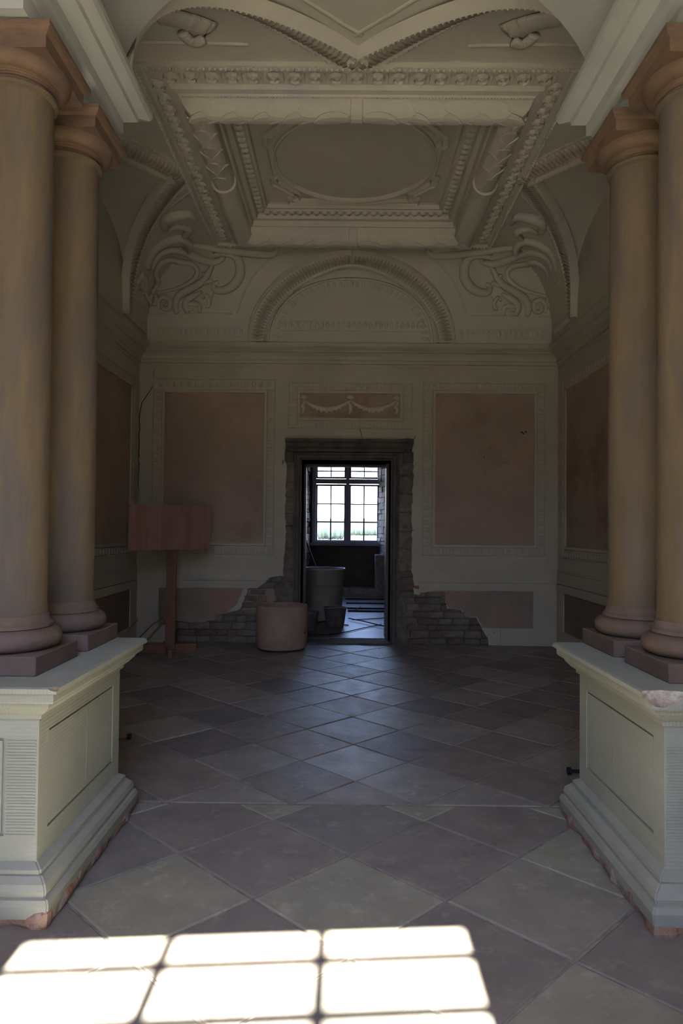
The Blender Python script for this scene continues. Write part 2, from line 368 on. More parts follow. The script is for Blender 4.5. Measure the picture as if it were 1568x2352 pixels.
# ================================================================== WALL MAPS
fB = lambda u, w_, z: (u, BY1-w_, z)
fL = lambda u, w_, z: (-BX+w_, u, z)
fR = lambda u, w_, z: (BX-w_, u, z)
MOT = dome_mesh('leaf_motif', PL, .062, .088, .013)
def motif_row(parent, name, me, p, q, step, f, rot=0.):
    p = Vector(p); q = Vector(q); n = max(1, round((q-p).length/step))
    o = Vector(f(0, 0, 0)); nn = Vector(f(0, 1, 0))-o
    for i in range(n):
        t = (i+.5)/n; a = p+(q-p)*t; W = Vector(f(a.x, .004, a.y))
        d = Vector(f(q.x, 0, q.y))-Vector(f(p.x, 0, p.y))
        inst(name, me, parent, frame_mat(W, d, nn))
def panel(parent, o, i, f, field, name='panel_frame', motifs=True):
    """ornamental frame: o outer rectangle, i inner rectangle (u0,u1,z0,z1)"""
    bm = bmesh.new(); e = .018
    ring(bm, o, (o[0]+e, o[1]-e, o[2]+e, o[3]-e), 0, .012, f, .004)
    g = .042
    ring(bm, (i[0]-g, i[1]+g, i[2]-g, i[3]+g), i, 0, .018, f, .005)
    ring(bm, (i[0]-g-.018, i[1]+g+.018, i[2]-g-.018, i[3]+g+.018), (i[0]-g, i[1]+g, i[2]-g, i[3]+g), 0, .009, f, .002)
    fr = obj(name, bm, PL, parent)
    bm = bmesh.new(); plate(bm, [(i[0], i[2]), (i[1], i[2]), (i[1], i[3]), (i[0], i[3])], -.01, .003, f); obj('painted_field', bm, field, parent)
    if motifs:
        mu = (o[0]+i[0]-g)/2; mv = (o[1]+i[1]+g)/2; mz = (o[2]+i[2]-g)/2; mt = (o[3]+i[3]+g)/2
        st = .094
        motif_row(fr, 'leaf_motif', MOT, (mu, mz), (mv, mz), st, f); motif_row(fr, 'leaf_motif', MOT, (mv, mt), (mu, mt), st, f)
        motif_row(fr, 'leaf_motif', MOT, (mu, mt-.05), (mu, mz+.05), st, f); motif_row(fr, 'leaf_motif', MOT, (mv, mz+.05), (mv, mt-.05), st, f)
    return fr

# ------------------------------------------------------------------ back wall
wb = struct('wall_back', 'end wall with painted panels, broken plaster and a stone doorway')
DXL, DXR, DZ = -.60, .565, 2.385          # door opening
bm = bmesh.new()
for a in ((-BX-.3, DXL-.0, 0, 5.4), (DXR+.0, BX+.3, 0, 5.4), (DXL, DXR, DZ, 5.4)):
    box(bm, a[0], a[1], BY1+.03, 9.62, a[2]-(.05 if a[2] == 0 else 0), a[3])
obj('masonry_core', bm, MAS, wb)
def P2(px, py): v = atY(px, py, BY1); return (v.x, v.z)
brL = [P2(*p) for p in ((655, 1008), (657, 1100), (654, 1180), (656, 1240), (651, 1290), (651, 1322), (615, 1328), (598, 1347))]
brL2 = [P2(*p) for p in ((569, 1353), (562, 1372), (552, 1398), (520, 1408), (495, 1412), (494, 1424), (455, 1429), (410, 1427), (390, 1419), (386, 1445), (388, 1478))]
bm = bmesh.new(); lp = jagline(brL+brL2)
lp[-1] = (lp[-1][0], -.01)
plate(bm, [(-BX-.04, -.01), (-BX-.04, 3.9), (-.9, 3.9)]+[(-.82, 3.9)]+lp, -.03, 0, fB)
obj('left_plaster', bm, PL, wb)
# loose pink plaster patch still clinging by the door
bm = bmesh.new(); pp = [P2(*p) for p in ((572, 1354), (627, 1346), (632, 1380), (600, 1396), (557, 1404), (556, 1390), (566, 1376))]
plate(bm, jagline(pp+[pp[0]])[:-1], -.03, -.002, fB); obj('loose_plaster_patch', bm, PINKP, wb)
brR = [P2(*p) for p in ((947, 1008), (949, 1100), (945, 1180), (946, 1250), (945, 1300), (948, 1330), (951, 1365), (970, 1366), (978, 1360), (1002, 1366), (1018, 1377), (1027, 1398), (1059, 1402), (1064, 1417), (1093, 1418), (1104, 1438), (1120, 1466), (1122, 1478))]
bm = bmesh.new(); lp = jagline(brR); lp[-1] = (lp[-1][0], -.01)
plate(bm, [(BX+.04, -.01), (BX+.04, 3.9), (.86, 3.9)]+lp, -.03, 0, fB)
obj('right_plaster', bm, PL, wb)
a, b = brL[0], brR[0]
bm = bmesh.new(); tp = jagline([(b[0], b[1]-.0), (a[0], a[1])], .06, .008)
plate(bm, [(-.82, 3.9), (.86, 3.9)]+tp, -.03, 0, fB); obj('plaster_over_door', bm, PL, wb)
# plain core above the cornice (the lunette wall)
bm = bmesh.new(); box(bm, -BX-.04, BX+.04, VB_+.004, BY1+.03, 3.86, 5.3); obj('upper_wall', bm, PLC, wb)
# dado field, rails
lowL = [p for p in brL2]
bm = bmesh.new(); lpp = jagline([(-1.345, .70), (-1.37, .62), (-1.42, .50)]+brL2[3:9])
plate(bm, [(-2.44, .225), (-2.44, .70)]+lpp+[(-2.30, .225)], -.005, .004, fB); obj('dado_field', bm, PINKP, wb)
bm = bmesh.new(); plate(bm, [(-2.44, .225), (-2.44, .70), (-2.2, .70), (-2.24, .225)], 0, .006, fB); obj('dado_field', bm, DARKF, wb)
bm = bmesh.new(); plate(bm, [(1.17, .70), (2.42, .70), (2.42, .225), (1.75, .225)]+[(x+.012, z+.006) for x, z in brR[8:17][::-1] if z > .23], 0, .005, fB); obj('dado_field', bm, PINKP, wb)
def rails(parent, f, segs, lowsegs):
    for k, (u0, u1, d0, d1) in enumerate(segs):       # d0,d1 extra jag at ends
        bm = bmesh.new()
        plate(bm, [(u0, .96), (u1, .96), (u1+d1, .815), (u0+d0, .815)], -.01, .016, f)
        plate(bm, [(u0+d0, .805), (u1+d1, .805), (u1+d1*2, .71), (u0+d0*2, .71)], -.01, .026, f)
        plate(bm, [(u0, .985), (u1, .985), (u1, .962), (u0, .962)], -.01, .008, f)
        obj('dado_rail', bm, PL, parent)
    for u0, u1, z0, z1 in lowsegs:
        bm = bmesh.new(); plate(bm, [(u0, z0), (u1, z0), (u1, z1), (u0, z1)], -.01, .018, f); obj('dado_stile', bm, PL, parent)
rails(wb, fB, [(-BX, -.90, 0, -.13), (.90, BX, .04, 0)], [(-BX, -2.44, 0, .71), (2.42, BX, 0, .71), (2.0, 2.42, .0, .225), (-2.44, -2.3, 0, .225)])
PNL = (-2.571, -.955, 1.142, 3.45), (-2.395, -1.10, 1.30, 3.256)
PNR = (.974, 2.579, 1.15, 3.425), (1.146, 2.426, 1.305, 3.272)
panel(wb, PNL[0], PNL[1], fB, PINK); panel(wb, PNR[0], PNR[1], fB, PINK)
pc = panel(wb, (-.788, .842, 2.80, 3.41), (-.627, .675, 2.945, 3.262), fB, PINK)
# garland festoon over the door
GAR = mat('festoon_plaster', (.62, .56, .45), (.50, .45, .37), 14, .9, .3)
def blob(bm, c, r, sy=.5):
    bmesh.ops.create_icosphere(bm, subdivisions=1, radius=r, matrix=Matrix.Translation(c) @ Matrix.Diagonal((1, sy, 1, 1)))
cxs = (-.585, .024, .633)
for x in cxs:
    bm = bmesh.new()
    for k in range(5):
        a = PI*k/4; blob(bm, (x+math.cos(a)*.028, BY1-.006, 3.205+math.sin(a)*.02), .017)
    blob(bm, (x, BY1-.006, 3.20), .018)
    obj('festoon_rosette', bm, GAR, pc)
    bm = bmesh.new()
    for k in range(9): blob(bm, (x+R.uniform(-.014, .014), BY1-.005, 3.165-k*.02), .013+.011*math.sin(k/8*PI))
    obj('festoon_drop', bm, GAR, pc)
for x0, x1 in ((cxs[0], cxs[1]), (cxs[1], cxs[2])):
    bm = bmesh.new()
    for k in range(1, 30):
        t = k/30; r = .012+.020*math.sin(t*PI)
        x = x0+(x1-x0)*t; z = 3.18-.125*math.sin(t*PI)**.8
        blob(bm, (x, BY1-.006, z), r, .45)
        if k % 3 == 0: blob(bm, (x+R.uniform(-.01, .01), BY1-.008, z-r*.9), r*.7, .5)
    obj('festoon_swag', bm, GAR, pc)
# exposed bricks
def inpoly(x, y, poly):
    c = False; n = len(poly)
    for i in range(n):
        x1, y1 = poly[i]; x2, y2 = poly[(i+1) % n]
        if (y1 > y) != (y2 > y) and x < (x2-x1)*(y-y1)/(y2-y1)+x1: c = not c
    return c
regL = brL[4:]+brL2+[(DXL-.09, 0), (DXL-.09, .95)]
regR = brR[4:]+[(DXR+.10, 0), (DXR+.10, 1.0)]
cnt = 0
for reg in (regL, regR):
    z = .0; row = 0
    while z < 1.02:
        hgt = R.choice((.075, .085, .10)); x = -2.4 if reg is regL else .5
        x += R.uniform(0, .2)
        while x < (DXL-.08 if reg is regL else 2.1):
            wd = R.choice((.13, .22, .25, .28, .18)); cx, cz = x+wd/2, z+hgt/2
            if inpoly(cx, cz, reg) or inpoly(x, cz, reg) or inpoly(x+wd, cz, reg):
                if not (DXL-.10 < x+wd and x < DXR+.09):
                    bm = boxm(-wd/2+.006, wd/2-.006, -.05, .0, -hgt/2+.005, hgt/2-.005, bev=.007)
                    for v in bm.verts: v.co += Vector((R.uniform(-.006, .006), R.uniform(-.006, .006), R.uniform(-.005, .005)))
                    o = obj('brick', bm, R.choice(BRK), wb); o.location = (cx, BY1+.035+.012-R.uniform(0, .028)+.02, cz); o.rotation_euler = (R.uniform(-.03, .03), R.uniform(-.04, .04), R.uniform(-.05, .05)); cnt += 1
            x += wd
        z += hgt; row += 1
# rough masonry blocks beside the door frame
for side in (-1, 1):
    z = .95
    while z < 2.45:
        hgt = R.uniform(.16, .30); hgt = min(hgt, 2.5-z)
        x0, x1 = (-.86, DXL-.10) if side < 0 else (DXR+.105, .89)
        bm = boxm(x0, x1, BY1+.004+R.uniform(-.004, .012), BY1+.06, z+.006, z+hgt-.006, bev=.008)
        for v in bm.verts: v.co += Vector((R.uniform(-.006, .006), R.uniform(-.004, .006), R.uniform(-.005, .005)))
        obj('jamb_stone', bm, BRK[1] if R.random() < .7 else BRK[2], wb); z += hgt
# wall cracks (dark thin fissures, flat dark strips on the plaster)
CRK = mat('crack_dark', (.035, .03, .027), (.02, .018, .016), 20, .95, 0)
def crack(parent, pix, wd=.008, f=fB, Y=BY1):
    pts = [(atY(x, y, Y).x, atY(x, y, Y).z) for x, y in pix]; pts = jagline(pts, .05, .006); bm = bmesh.new(); n = len(pts)
    L_ = []
    for i, p in enumerate(pts):
        a = pts[max(0, i-1)]; b = pts[min(n-1, i+1)]; d = math.hypot(b[0]-a[0], b[1]-a[1]) or 1; nx, nz = -(b[1]-a[1])/d, (b[0]-a[0])/d
        ww = wd*(.25+.75*math.sin(PI*(i+.5)/n))*.5
        L_.append((bm.verts.new(f(p[0]+nx*ww, .0012, p[1]+nz*ww)), bm.verts.new(f(p[0]-nx*ww, .0012, p[1]-nz*ww))))
    for a, b in zip(L_, L_[1:]): bm.faces.new((a[0], b[0], b[1], a[1]))
    obj('crack', bm, CRK, parent)
crack(wb, [(354, 845), (352, 880), (345, 897), (326, 925), (321, 950), (319, 1030), (317, 1155)], .013)
crack(wb, [(828, 960), (826, 985), (831, 1008)], .008)
crack(wb, [(467, 1350), (440, 1368), (415, 1385), (396, 1402)], .01)
crack(wb, [(955, 1000), (948, 1012), (946, 1020)], .008)
bm = bmesh.new()
for px, py, r in ((1198, 993, .016), (1207, 992, .014), (1202, 996, .012), (1112, 1050, .009), (1150, 1262, .008)):
    v = atY(px, py, BY1-.004); bmesh.ops.create_icosphere(bm, subdivisions=1, radius=r, matrix=Matrix.Translation(v) @ Matrix.Diagonal((1, .15, .8, 1)))
obj('nail_hole', bm, CRK, wb, kind='stuff')

# ------------------------------------------------------------------ stone doorway
dr = struct('door_1', 'dark moulded stone doorway')
bm = bmesh.new()
JP = [(0, 0), (0, .10), (.012, .10), (.03, .075), (.065, .07), (.075, .05), (.10, .045), (.10, 0)]      # offset from opening, proudness
def door_sweep(bm, prof, xl, xr, zt, z0=0):
    R_ = []
    for (x, z, sx, sz) in ((xl, z0, -1, 0), (xl, zt, -1, 1), (xr, zt, 1, 1), (xr, z0, 1, 0)):
        R_.append([bm.verts.new((x+sx*o, BY1-w_+.03, z+sz*o)) for o, w_ in prof])
    for a, b in zip(R_, R_[1:]):
        for j in range(len(prof)-1): bm.faces.new((a[j], b[j], b[j+1], a[j+1]))
    bm.faces.new(R_[0]); bm.faces.new(R_[-1])
door_sweep(bm, JP, DXL, DXR, DZ, 0)
obj('architrave', bm, PORT, dr)
bm = bmesh.new()
for x0, x1, z0, z1 in ((DXL-.02, DXL+.0, 0, DZ), (DXR, DXR+.02, 0, DZ), (DXL, DXR, DZ, DZ+.02)): box(bm, x0, x1, BY1-.02, 9.63, z0, z1)
obj('reveal_lining', bm, PORT, dr)
bm = bmesh.new()          # inner wooden frame at the far side
box(bm, DXL, DXL+.03, 9.45, 9.60, 0, DZ); box(bm, DXR-.035, DXR, 9.30, 9.60, 0, DZ); box(bm, DXL, DXR, 9.45, 9.6, DZ-.03, DZ)
obj('inner_frame', bm, DARKW, dr)
bm = bmesh.new()          # crown moulding
pr = [(0, 2.49), (.05, 2.50), (.06, 2.53), (.10, 2.56), (.13, 2.60), (.17, 2.62), (.17, 2.655), (0, 2.665)]
for (xa, xb) in ((-.70, .74),):
    A = [bm.verts.new((xa-min(o, .11), BY1+.02-o*.85, z)) for o, z in pr]; B = [bm.verts.new((xb+min(o, .11), BY1+.02-o*.85, z)) for o, z in pr]
    for j in range(len(pr)-1): bm.faces.new((A[j], B[j], B[j+1], A[j+1]))
    A2 = [bm.verts.new((xa-min(o, .11), BY1+.04, z)) for o, z in pr]; B2 = [bm.verts.new((xb+min(o, .11), BY1+.04, z)) for o, z in pr]
    for j in range(len(pr)-1): bm.faces.new((A[j], A2[j], A2[j+1], A[j+1])); bm.faces.new((B[j], B2[j], B2[j+1], B[j+1]))
obj('crown_moulding', bm, PORT, dr)
bm = bmesh.new(); box(bm, -.82, -.70, BY1-.06, BY1+.03, 2.36, 2.50, bev=.01); box(bm, .72, .85, BY1-.06, BY1+.03, 2.36, 2.50, bev=.01); obj('crown_console', bm, PORT, dr)
obj('threshold', boxm(DXL-.1, DXR+.1, BY1-.05, BY1+.16, -.02, .022, bev=.006), PORT, dr)
# side walls
def sidewall(name, f, sgn):
    ws = struct(name)
    bm = bmesh.new(); plate(bm, [(-1.2, -.05), (9.0, -.05), (9.0, 5.3), (-1.2, 5.3)], -.3, 0, f)
    obj('plaster', bm, PL, ws)
    rails(ws, f, [(3.8, BY1, 0, 0)], [(8.62, BY1, .227, .709), (6.52, 6.80, .227, .709), (3.8, 4.2, .227, .709), (3.8, BY1, 0, .225)])
    for a, b in ((6.80, 8.62), (4.2, 6.52)):
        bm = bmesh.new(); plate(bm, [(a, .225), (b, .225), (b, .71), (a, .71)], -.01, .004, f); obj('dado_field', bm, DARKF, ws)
    for a, b in ((6.72, 8.70), (4.25, 6.45)):
        panel(ws, (a, b, 1.15, 3.41), (a+.15, b-.15, 1.30, 3.262), f, PINK, motifs=True)
    return ws
wl = sidewall('wall_left', fL, 1); wr = sidewall('wall_right', fR, -1)

# ------------------------------------------------------------------ cornice round the bay
cor = struct('trim_1', 'moulded cornice running round the bay under the vault')
cp = [(0, 3.645), (.022, 3.65), (.022, 3.69), (.035, 3.695), (.04, 3.74), (.075, 3.775), (.11, 3.785), (.115, 3.80), (.16, 3.825), (.175, 3.84), (.175, 3.885), (.13, 3.90), (0, 3.90)]
bm = bmesh.new(); path_sweep(bm, [(BX, BY0), (BX, BY1), (-BX, BY1), (-BX, BY0)], cp); obj('cornice_moulding', bm, PL, cor)
bm = bmesh.new(); path_sweep(bm, [(BX, BY0), (BX, BY1), (-BX, BY1), (-BX, BY0)], [(0, 3.60), (.012, 3.60), (.012, 3.63), (0, 3.63)]); obj('frieze_fillet', bm, PL, cor)

# ================================================================== VAULT
Zs, Zc = 3.86, 4.95
VX = 2.62; VB = 8.78; VF = 3.75
rcx = .03; RX = 1.66; RY0, RY1 = 4.99, 8.20; RCY = (RY0+RY1)/2
mB = VB-RY1; mF = RY0-VF
def arch(s, a, h, n): return h*max(0., 1-abs(s/a)**n)**(1/n) if abs(s) < a else None
PEN = dict(back=(1.22, .97, 2.2), front=(1.42, 1.09, 2.8), side=(1.36, 1.09, 2.8))
def cove(t): t = min(1., max(0., t)); return Zs+(Zc-Zs)*max(0., 1-(1-t)**2.8)**(1/2.8)
def pen(kind, s, d, m):
    a, h, n = PEN[kind]; v = arch(s, a, h, n)
    if v is None: return -1
    return Zs+v+(Zc-Zs-h)*min(1, d/m)
def vz(x, y):
    dl = x+VX; drr = VX-x; db = VB-y; df = y-VF
    z = cove(min(dl/(VX-RX+rcx), drr/(VX-RX-rcx), db/mB, df/mF))
    z = max(z, pen('back', x-rcx, db, mB) if db < mB else -1, pen('front', x-rcx, df, mF) if df < mF else -1,
            pen('side', y-RCY, dl, VX-RX+rcx) if dl < VX-RX+rcx else -1, pen('side', y-RCY, drr, VX-RX-rcx) if drr < VX-RX-rcx else -1)
    return z
def vn(x, y, e=.02):
    gx = (vz(x+e, y)-vz(x-e, y))/(2*e); gy = (vz(x, y+e)-vz(x, y-e))/(2*e)
    return Vector((gx, gy, -1)).normalized()          # pointing into the room
def on_vault(px, py):
    d = ray(px, py); o = Vector((CX, 0, CH)); t = 4.2/d.y
    while True:
        p = o+d*t
        if p.y > VB-.005 or abs(p.x) > VX-.005: return p
        if p.z > vz(p.x, p.y): return p
        t += .008/d.y
ceil = struct('ceiling', 'stucco coved vault with a framed centre panel')
bm = bmesh.new(); NX, NY = 220, 210; G = []
for j in range(NY+1):
    y = VF+(VB-VF)*j/NY; row = []
    for i in range(NX+1):
        # denser towards the walls
        u = i/NX*2-1; x = VX*math.copysign(1-(1-abs(u))**1.25, u)
        row.append(bm.verts.new((x, y, vz(x, y))))
    G.append(row)
def inrect(x, y): return abs(x-rcx) < RX-.30 and RY0+.30 < y < RY1-.30
for j in range(NY):
    for i in range(NX):
        c = (G[j][i].co+G[j+1][i+1].co)/2
        if not inrect(c.x, c.y): bm.faces.new((G[j][i], G[j][i+1], G[j+1][i+1], G[j+1][i]))
for edge in ([G[j][0] for j in range(NY+1)], [G[j][NX] for j in range(NY+1)], G[NY], ):
    lo = [bm.verts.new((v.co.x, v.co.y, Zs-.02)) for v in edge]
    for k in range(len(edge)-1): bm.faces.new((edge[k], edge[k+1], lo[k+1], lo[k]))
bmesh.ops.delete(bm, geom=[v for v in bm.verts if not v.link_faces], context='VERTS')
vault = obj('vault_surface', bm, PLC, ceil); smooth_angle(vault, 30)
def rs(name, prof, m=PLC, sm=False, cap=False, close=True):
    bm = bmesh.new(); rect_sweep(bm, rcx-RX, rcx+RX, RY0, RY1, [(-o, z) for o, z in prof], cap=cap, closed_prof=close); o = obj(name, bm, m, ceil)
    if sm: smooth_angle(o, 30)
    return o
rs('outer_frame_moulding', [(-.02, 4.97), (-.02, 4.915), (.02, 4.905), (.035, 4.935), (.05, 4.94), (.20, 4.925), (.215, 4.89), (.26, 4.885), (.27, 4.87), (.29, 4.87), (.29, 4.99)])
ga = [(.39+.105*math.cos(a), 4.86+.10*math.sin(a)) for a in [PI+PI*k/10 for k in range(11)]]
rs('garland_roll', [(.285, 4.98)]+ga+[(.495, 5.12)], sm=True)
rs('inner_step', [(.49, 5.10), (.49, 4.93), (.52, 4.925), (.53, 4.985), (.575, 4.99), (.585, 5.03), (.60, 5.04), (.66, 5.035), (.675, 5.05), (.70, 5.05), (.71, 5.09), (.74, 5.10)])
bm = bmesh.new(); box(bm, rcx-RX+.4, rcx+RX-.4, RY0+.4, RY1-.4, 5.10, 5.2); obj('centre_panel', bm, PLC, ceil)
EGG = egg_mesh('egg_motif', PLC, .15, .12, .028)
LEAF = dome_mesh('acanthus_leaf', PLC, .10, .135, .032)
ROLLL = dome_mesh('twisted_leaf', PLC, .085, .085, .03)
dn = Vector((0, 0, -1))
def rect_row(name, me, off, z, step, corner=.0):
    x0, x1, y0, y1 = rcx-RX+off, rcx+RX-off, RY0+off, RY1-off
    for p, q in (((x0, y0), (x1, y0)), ((x1, y0), (x1, y1)), ((x1, y1), (x0, y1)), ((x0, y1), (x0, y0))):
        p = Vector((*p, z)); q = Vector((*q, z)); L = (q-p).length-2*corner; n = round(L/step); d = (q-p).normalized()
        for k in range(n): inst(name, me, ceil, frame_mat(p+d*(corner+(k+.5)*L/n), d, dn))
rect_row('egg_motif', EGG, .125, 4.932, .155, .03)
rect_row('twisted_leaf', ROLLL, .63, 5.037, .09, .02)
bm = bmesh.new()
def bead_line(bm, p, q, step, r):
    p = Vector(p); q = Vector(q); n = int((q-p).length/step)
    for k in range(n): bead(bm, p+(q-p)*(k+.5)/n, r)
for off, z, r in ((.0, 4.905, .018), (.275, 4.868, .011)):
    x0, x1, y0, y1 = rcx-RX+off, rcx+RX-off, RY0+off, RY1-off
    for p, q in (((x0, y0), (x1, y0)), ((x1, y0), (x1, y1)), ((x1, y1), (x0, y1)), ((x0, y1), (x0, y0))):
        bead_line(bm, (*p, z), (*q, z), r*2.3, r)
obj('bead_moulding', bm, PLC, ceil, kind='stuff')
# laurel leaves wrapped round the garland roll, running away from the middle of each side
def laurel(sg):
    bm = bmesh.new(); L_, W_ = .27, .085; n = 8; rows = []
    for i in range(n+1):
        t = i/n; x = t*L_; wd = W_*(.55+.45*math.sin(PI*min(.5, .1+t)))*(1-t**3.2)**.55 if t < 1 else .006
        r = []
        for k in (-2, -2, -1, 0, 1, 2, 2):
            edge = len(r) in (0, 6); a = (k/2)*(wd/.105); rr = .094 if edge else .105+.014*math.sin(PI*t*.5)+(.010*t**4)-abs(k)*.002*t-(.004 if k == 0 else 0)
            r.append(bm.verts.new((x, math.sin(a+sg)*rr, -math.cos(a+sg)*rr)))
        rows.append(r)
    rows.append([bm.verts.new((L_*.985, v.co.y*.86, v.co.z*.86)) for v in rows[-1]])
    for a, b in zip(rows, rows[1:]):
        for k in range(6): bm.faces.new((a[k], b[k], b[k+1], a[k+1]))
    me = bpy.data.meshes.new('garland_leaf'); bm.to_mesh(me); bm.free(); me.materials.append(PLC); return me
LA = [laurel(s) for s in (-.75, .0, .75)]
off = .39; x0, x1, y0, y1 = rcx-RX+off, rcx+RX-off, RY0+off, RY1-off
for p, q in (((x0, y0), (x1, y0)), ((x1, y0), (x1, y1)), ((x1, y1), (x0, y1)), ((x0, y1), (x0, y0))):
    p = Vector((*p, 4.86)); q = Vector((*q, 4.86)); c = (p+q)/2
    for e in (p, q):
        d = (e-c).normalized(); L = (e-c).length; y_ = Vector((0, 0, 1)).cross(d)
        M = Matrix((d, y_, Vector((0, 0, 1)))).transposed().to_4x4()
        k = 0; s = .07
        while s < L-.18:
            for me in ((LA[0], LA[2]) if k % 2 else (LA[1],)):
                M.translation = c+d*s; inst('garland_leaf', me, ceil, M.copy())
            s += .125; k += 1
    bm = bmesh.new(); d = (q-p).normalized(); tube(bm, [c-d*.05, c-d*.045, c+d*.045, c+d*.05], [.10, .123, .123, .10], 20); obj('ribbon_tie', bm, PLC, ceil, smooth=False)
# inner oval and its shaped border
def flat_sweep(bm, pts, prof, closed=True):
    path_sweep(bm, pts, prof, closed)
ov = [(rcx+.80*math.cos(a), RCY+.80*math.sin(a)) for a in [2*PI*k/72 for k in range(72)]]
bm = bmesh.new(); flat_sweep(bm, ov, [(0, 5.11), (0, 5.07), (.012, 5.062), (.03, 5.075), (.03, 5.11)]); obj('oval_moulding', bm, PLC, ceil)
q = []
def arcp(cx, cy, r, a0, a1, n=8): return [(cx+r*math.cos(a0+(a1-a0)*k/n), cy+r*math.sin(a0+(a1-a0)*k/n)) for k in range(n+1)]
quad = [(.0, -.92)]+[(.18, -.915), (.34, -.88), (.40, -.86), (.72, -.86), (.72, -.74), (.66, -.70), (.66, -.66), (.72, -.60), (.80, -.50), (.86, -.45), (.88, -.30), (.84, -.24), (.84, .0)]
sh = [(x, y) for x, y in quad]+[(x, -y) for x, y in quad[::-1][1:]]
sh = sh+[(-x, y) for x, y in sh[::-1][1:-1]]
sh = [(rcx+x*1.0, RCY+y*1.0) for x, y in sh]
bm = bmesh.new(); path_sweep(bm, sh, [(0, 5.11), (0, 5.065), (.012, 5.06), (.02, 5.08), (.06, 5.08), (.068, 5.06), (.08, 5.065), (.08, 5.11)], True); obj('shaped_border', bm, PLC, ceil)
# groin ribs where each lunette cuts the cove
SOOT = mat('sooty_stucco', (.46, .41, .33), (.30, .265, .215), 9, .95, .5, 40)
ACA = dome_mesh('acanthus_motif', SOOT, .046, .155, .032)
bmB = bmesh.new()
def rib(kind):
    a, h, n = PEN[kind[0]]
    m = dict(back=mB, front=mF, side=VX-RX)[kind[0]]
    for sg in (-1, 1):
        pts = []
        N = 44
        for k in range(N+1):
            s = a*math.sin(PI/2*k/N)*.9995
            lo, hi = 0., m
            for _ in range(30):
                mid = (lo+hi)/2
                if pen(kind[0], s, mid, m) > cove(mid/m): lo = mid
                else: hi = mid
            d = hi
            if kind[0] == 'back': x, y = rcx+sg*s, VB-d
            elif kind[0] == 'front': x, y = rcx+sg*s, VF+d
            else: x, y = kind[1]*(VX-d), RCY+sg*s
            pts.append(Vector((x, y, vz(x, y))))
        # resample evenly
        L = [0]
        for p, q_ in zip(pts, pts[1:]): L.append(L[-1]+(q_-p).length)
        M = max(8, int(L[-1]/.045)); rp = []
        for k in range(M+1):
            t = L[-1]*k/M; i = 0
            while i < len(L)-2 and L[i+1] < t: i += 1
            rp.append(pts[i].lerp(pts[i+1], (t-L[i])/max(1e-9, L[i+1]-L[i])))
        nr = []
        # bisecting direction: towards the middle of the room and down
        for k, p in enumerate(rp):
            if kind[0] == 'back': dirh = Vector((sg*.25, -1, 0))
            elif kind[0] == 'front': dirh = Vector((sg*.25, 1, 0))
            else: dirh = Vector((-kind[1], sg*.25, 0))
            t = k/M; nr.append((dirh.normalized()*(.25+.9*t)+Vector((0, 0, -1))*(1.1-.6*t)).normalized())
        prof = [(-.15, -.05), (-.15, .02), (-.135, .045), (-.115, .045), (-.10, .022), (-.055, .03), (.055, .03), (.10, .022), (.115, .045), (.135, .045), (.15, .02), (.15, -.05)]
        bm = bmesh.new(); rings = []
        for k, p in enumerate(rp):
            d = (rp[min(k+1, M)]-rp[max(k-1, 0)]).normalized(); s_ = d.cross(nr[k]).normalized(); u = s_.cross(d).normalized()
            if u.dot(nr[k]) < 0: u = -u
            rings.append([bm.verts.new(p+s_*a_*.92+u*b_) for a_, b_ in prof])
            if k % 1 == 0 and k < M:
                for off_ in (-.125, .125): bead(bmB, p+s_*off_*.92+u*.045, .013)
            if 0 < k < M: inst('acanthus_motif', ACA, ceil, frame_mat(p+u*.026, s_ if False else d, u))
        for A, B in zip(rings, rings[1:]):
            for j in range(len(prof)-1): bm.faces.new((A[j], B[j], B[j+1], A[j+1]))
        bm.faces.new(rings[0]); bm.faces.new(rings[-1][::-1])
        o = obj('groin_rib', bm, PLC, ceil); smooth_angle(o, 40)
for kk in (('back',), ('front',), ('side', -1), ('side', 1)): rib(kk)
obj('rib_beading', bmB, PLC, ceil, kind='stuff')
# back lunette: plain band, soffit leaves, inner motif band
a, h, n = PEN['back']
def lun_arc(k_a, k_h, N=40, a=a, h=h, n=n):
    out = []
    for k in range(N+1):
        th = PI*k/N; x = -math.cos(th); z = math.sin(th)
        r = (abs(x)**n+abs(z)**n)**(-1/n); out.append((x*r*a*k_a, z*r*h*k_h))
    return out
def lun_band(name, ka0, ka1, w0, w1, m=PLC, N=40):
    A = lun_arc(ka0, ka0); B = lun_arc(ka1, ka1); bm = bmesh.new(); rr = []
    for (xa, za), (xb, zb) in zip(A, B):
        rr.append([bm.verts.new((rcx+x, VB-w_, Zs+.04+z)) for x, z, w_ in ((xa, za, w0), (xa, za, w1), (xb, zb, w1), (xb, zb, w0))])
    for P_, Q_ in zip(rr, rr[1:]):
        for j in range(4): bm.faces.new((P_[j], Q_[j], Q_[(j+1) % 4], P_[(j+1) % 4]))
    obj(name, bm, m, ceil)
lun_band('lunette_archivolt', .99, .87, -.01, .035)
lun_band('lunette_fillet', .86, .84, -.01, .02)
LM = dome_mesh('lunette_motif', PLC, .05, .085, .018)
A = lun_arc(.785, .785, 120); L = 0; last = None
for (xa, za), (xb, zb) in zip(A, A[1:]):
    L += math.hypot(xb-xa, zb-za)
    if last is None or L-last > .068:
        last = L; inst('lunette_motif', LM, ceil, frame_mat(Vector((rcx+xa, VB-.004, Zs+.04+za)), Vector((xb-xa, 0, zb-za)), Vector((0, -1, 0))))
for k in range(28): inst('lunette_motif', LM, ceil, frame_mat(Vector((rcx-.93+k*.069, VB-.004, 4.13)), Vector((1, 0, 0)), Vector((0, -1, 0))))
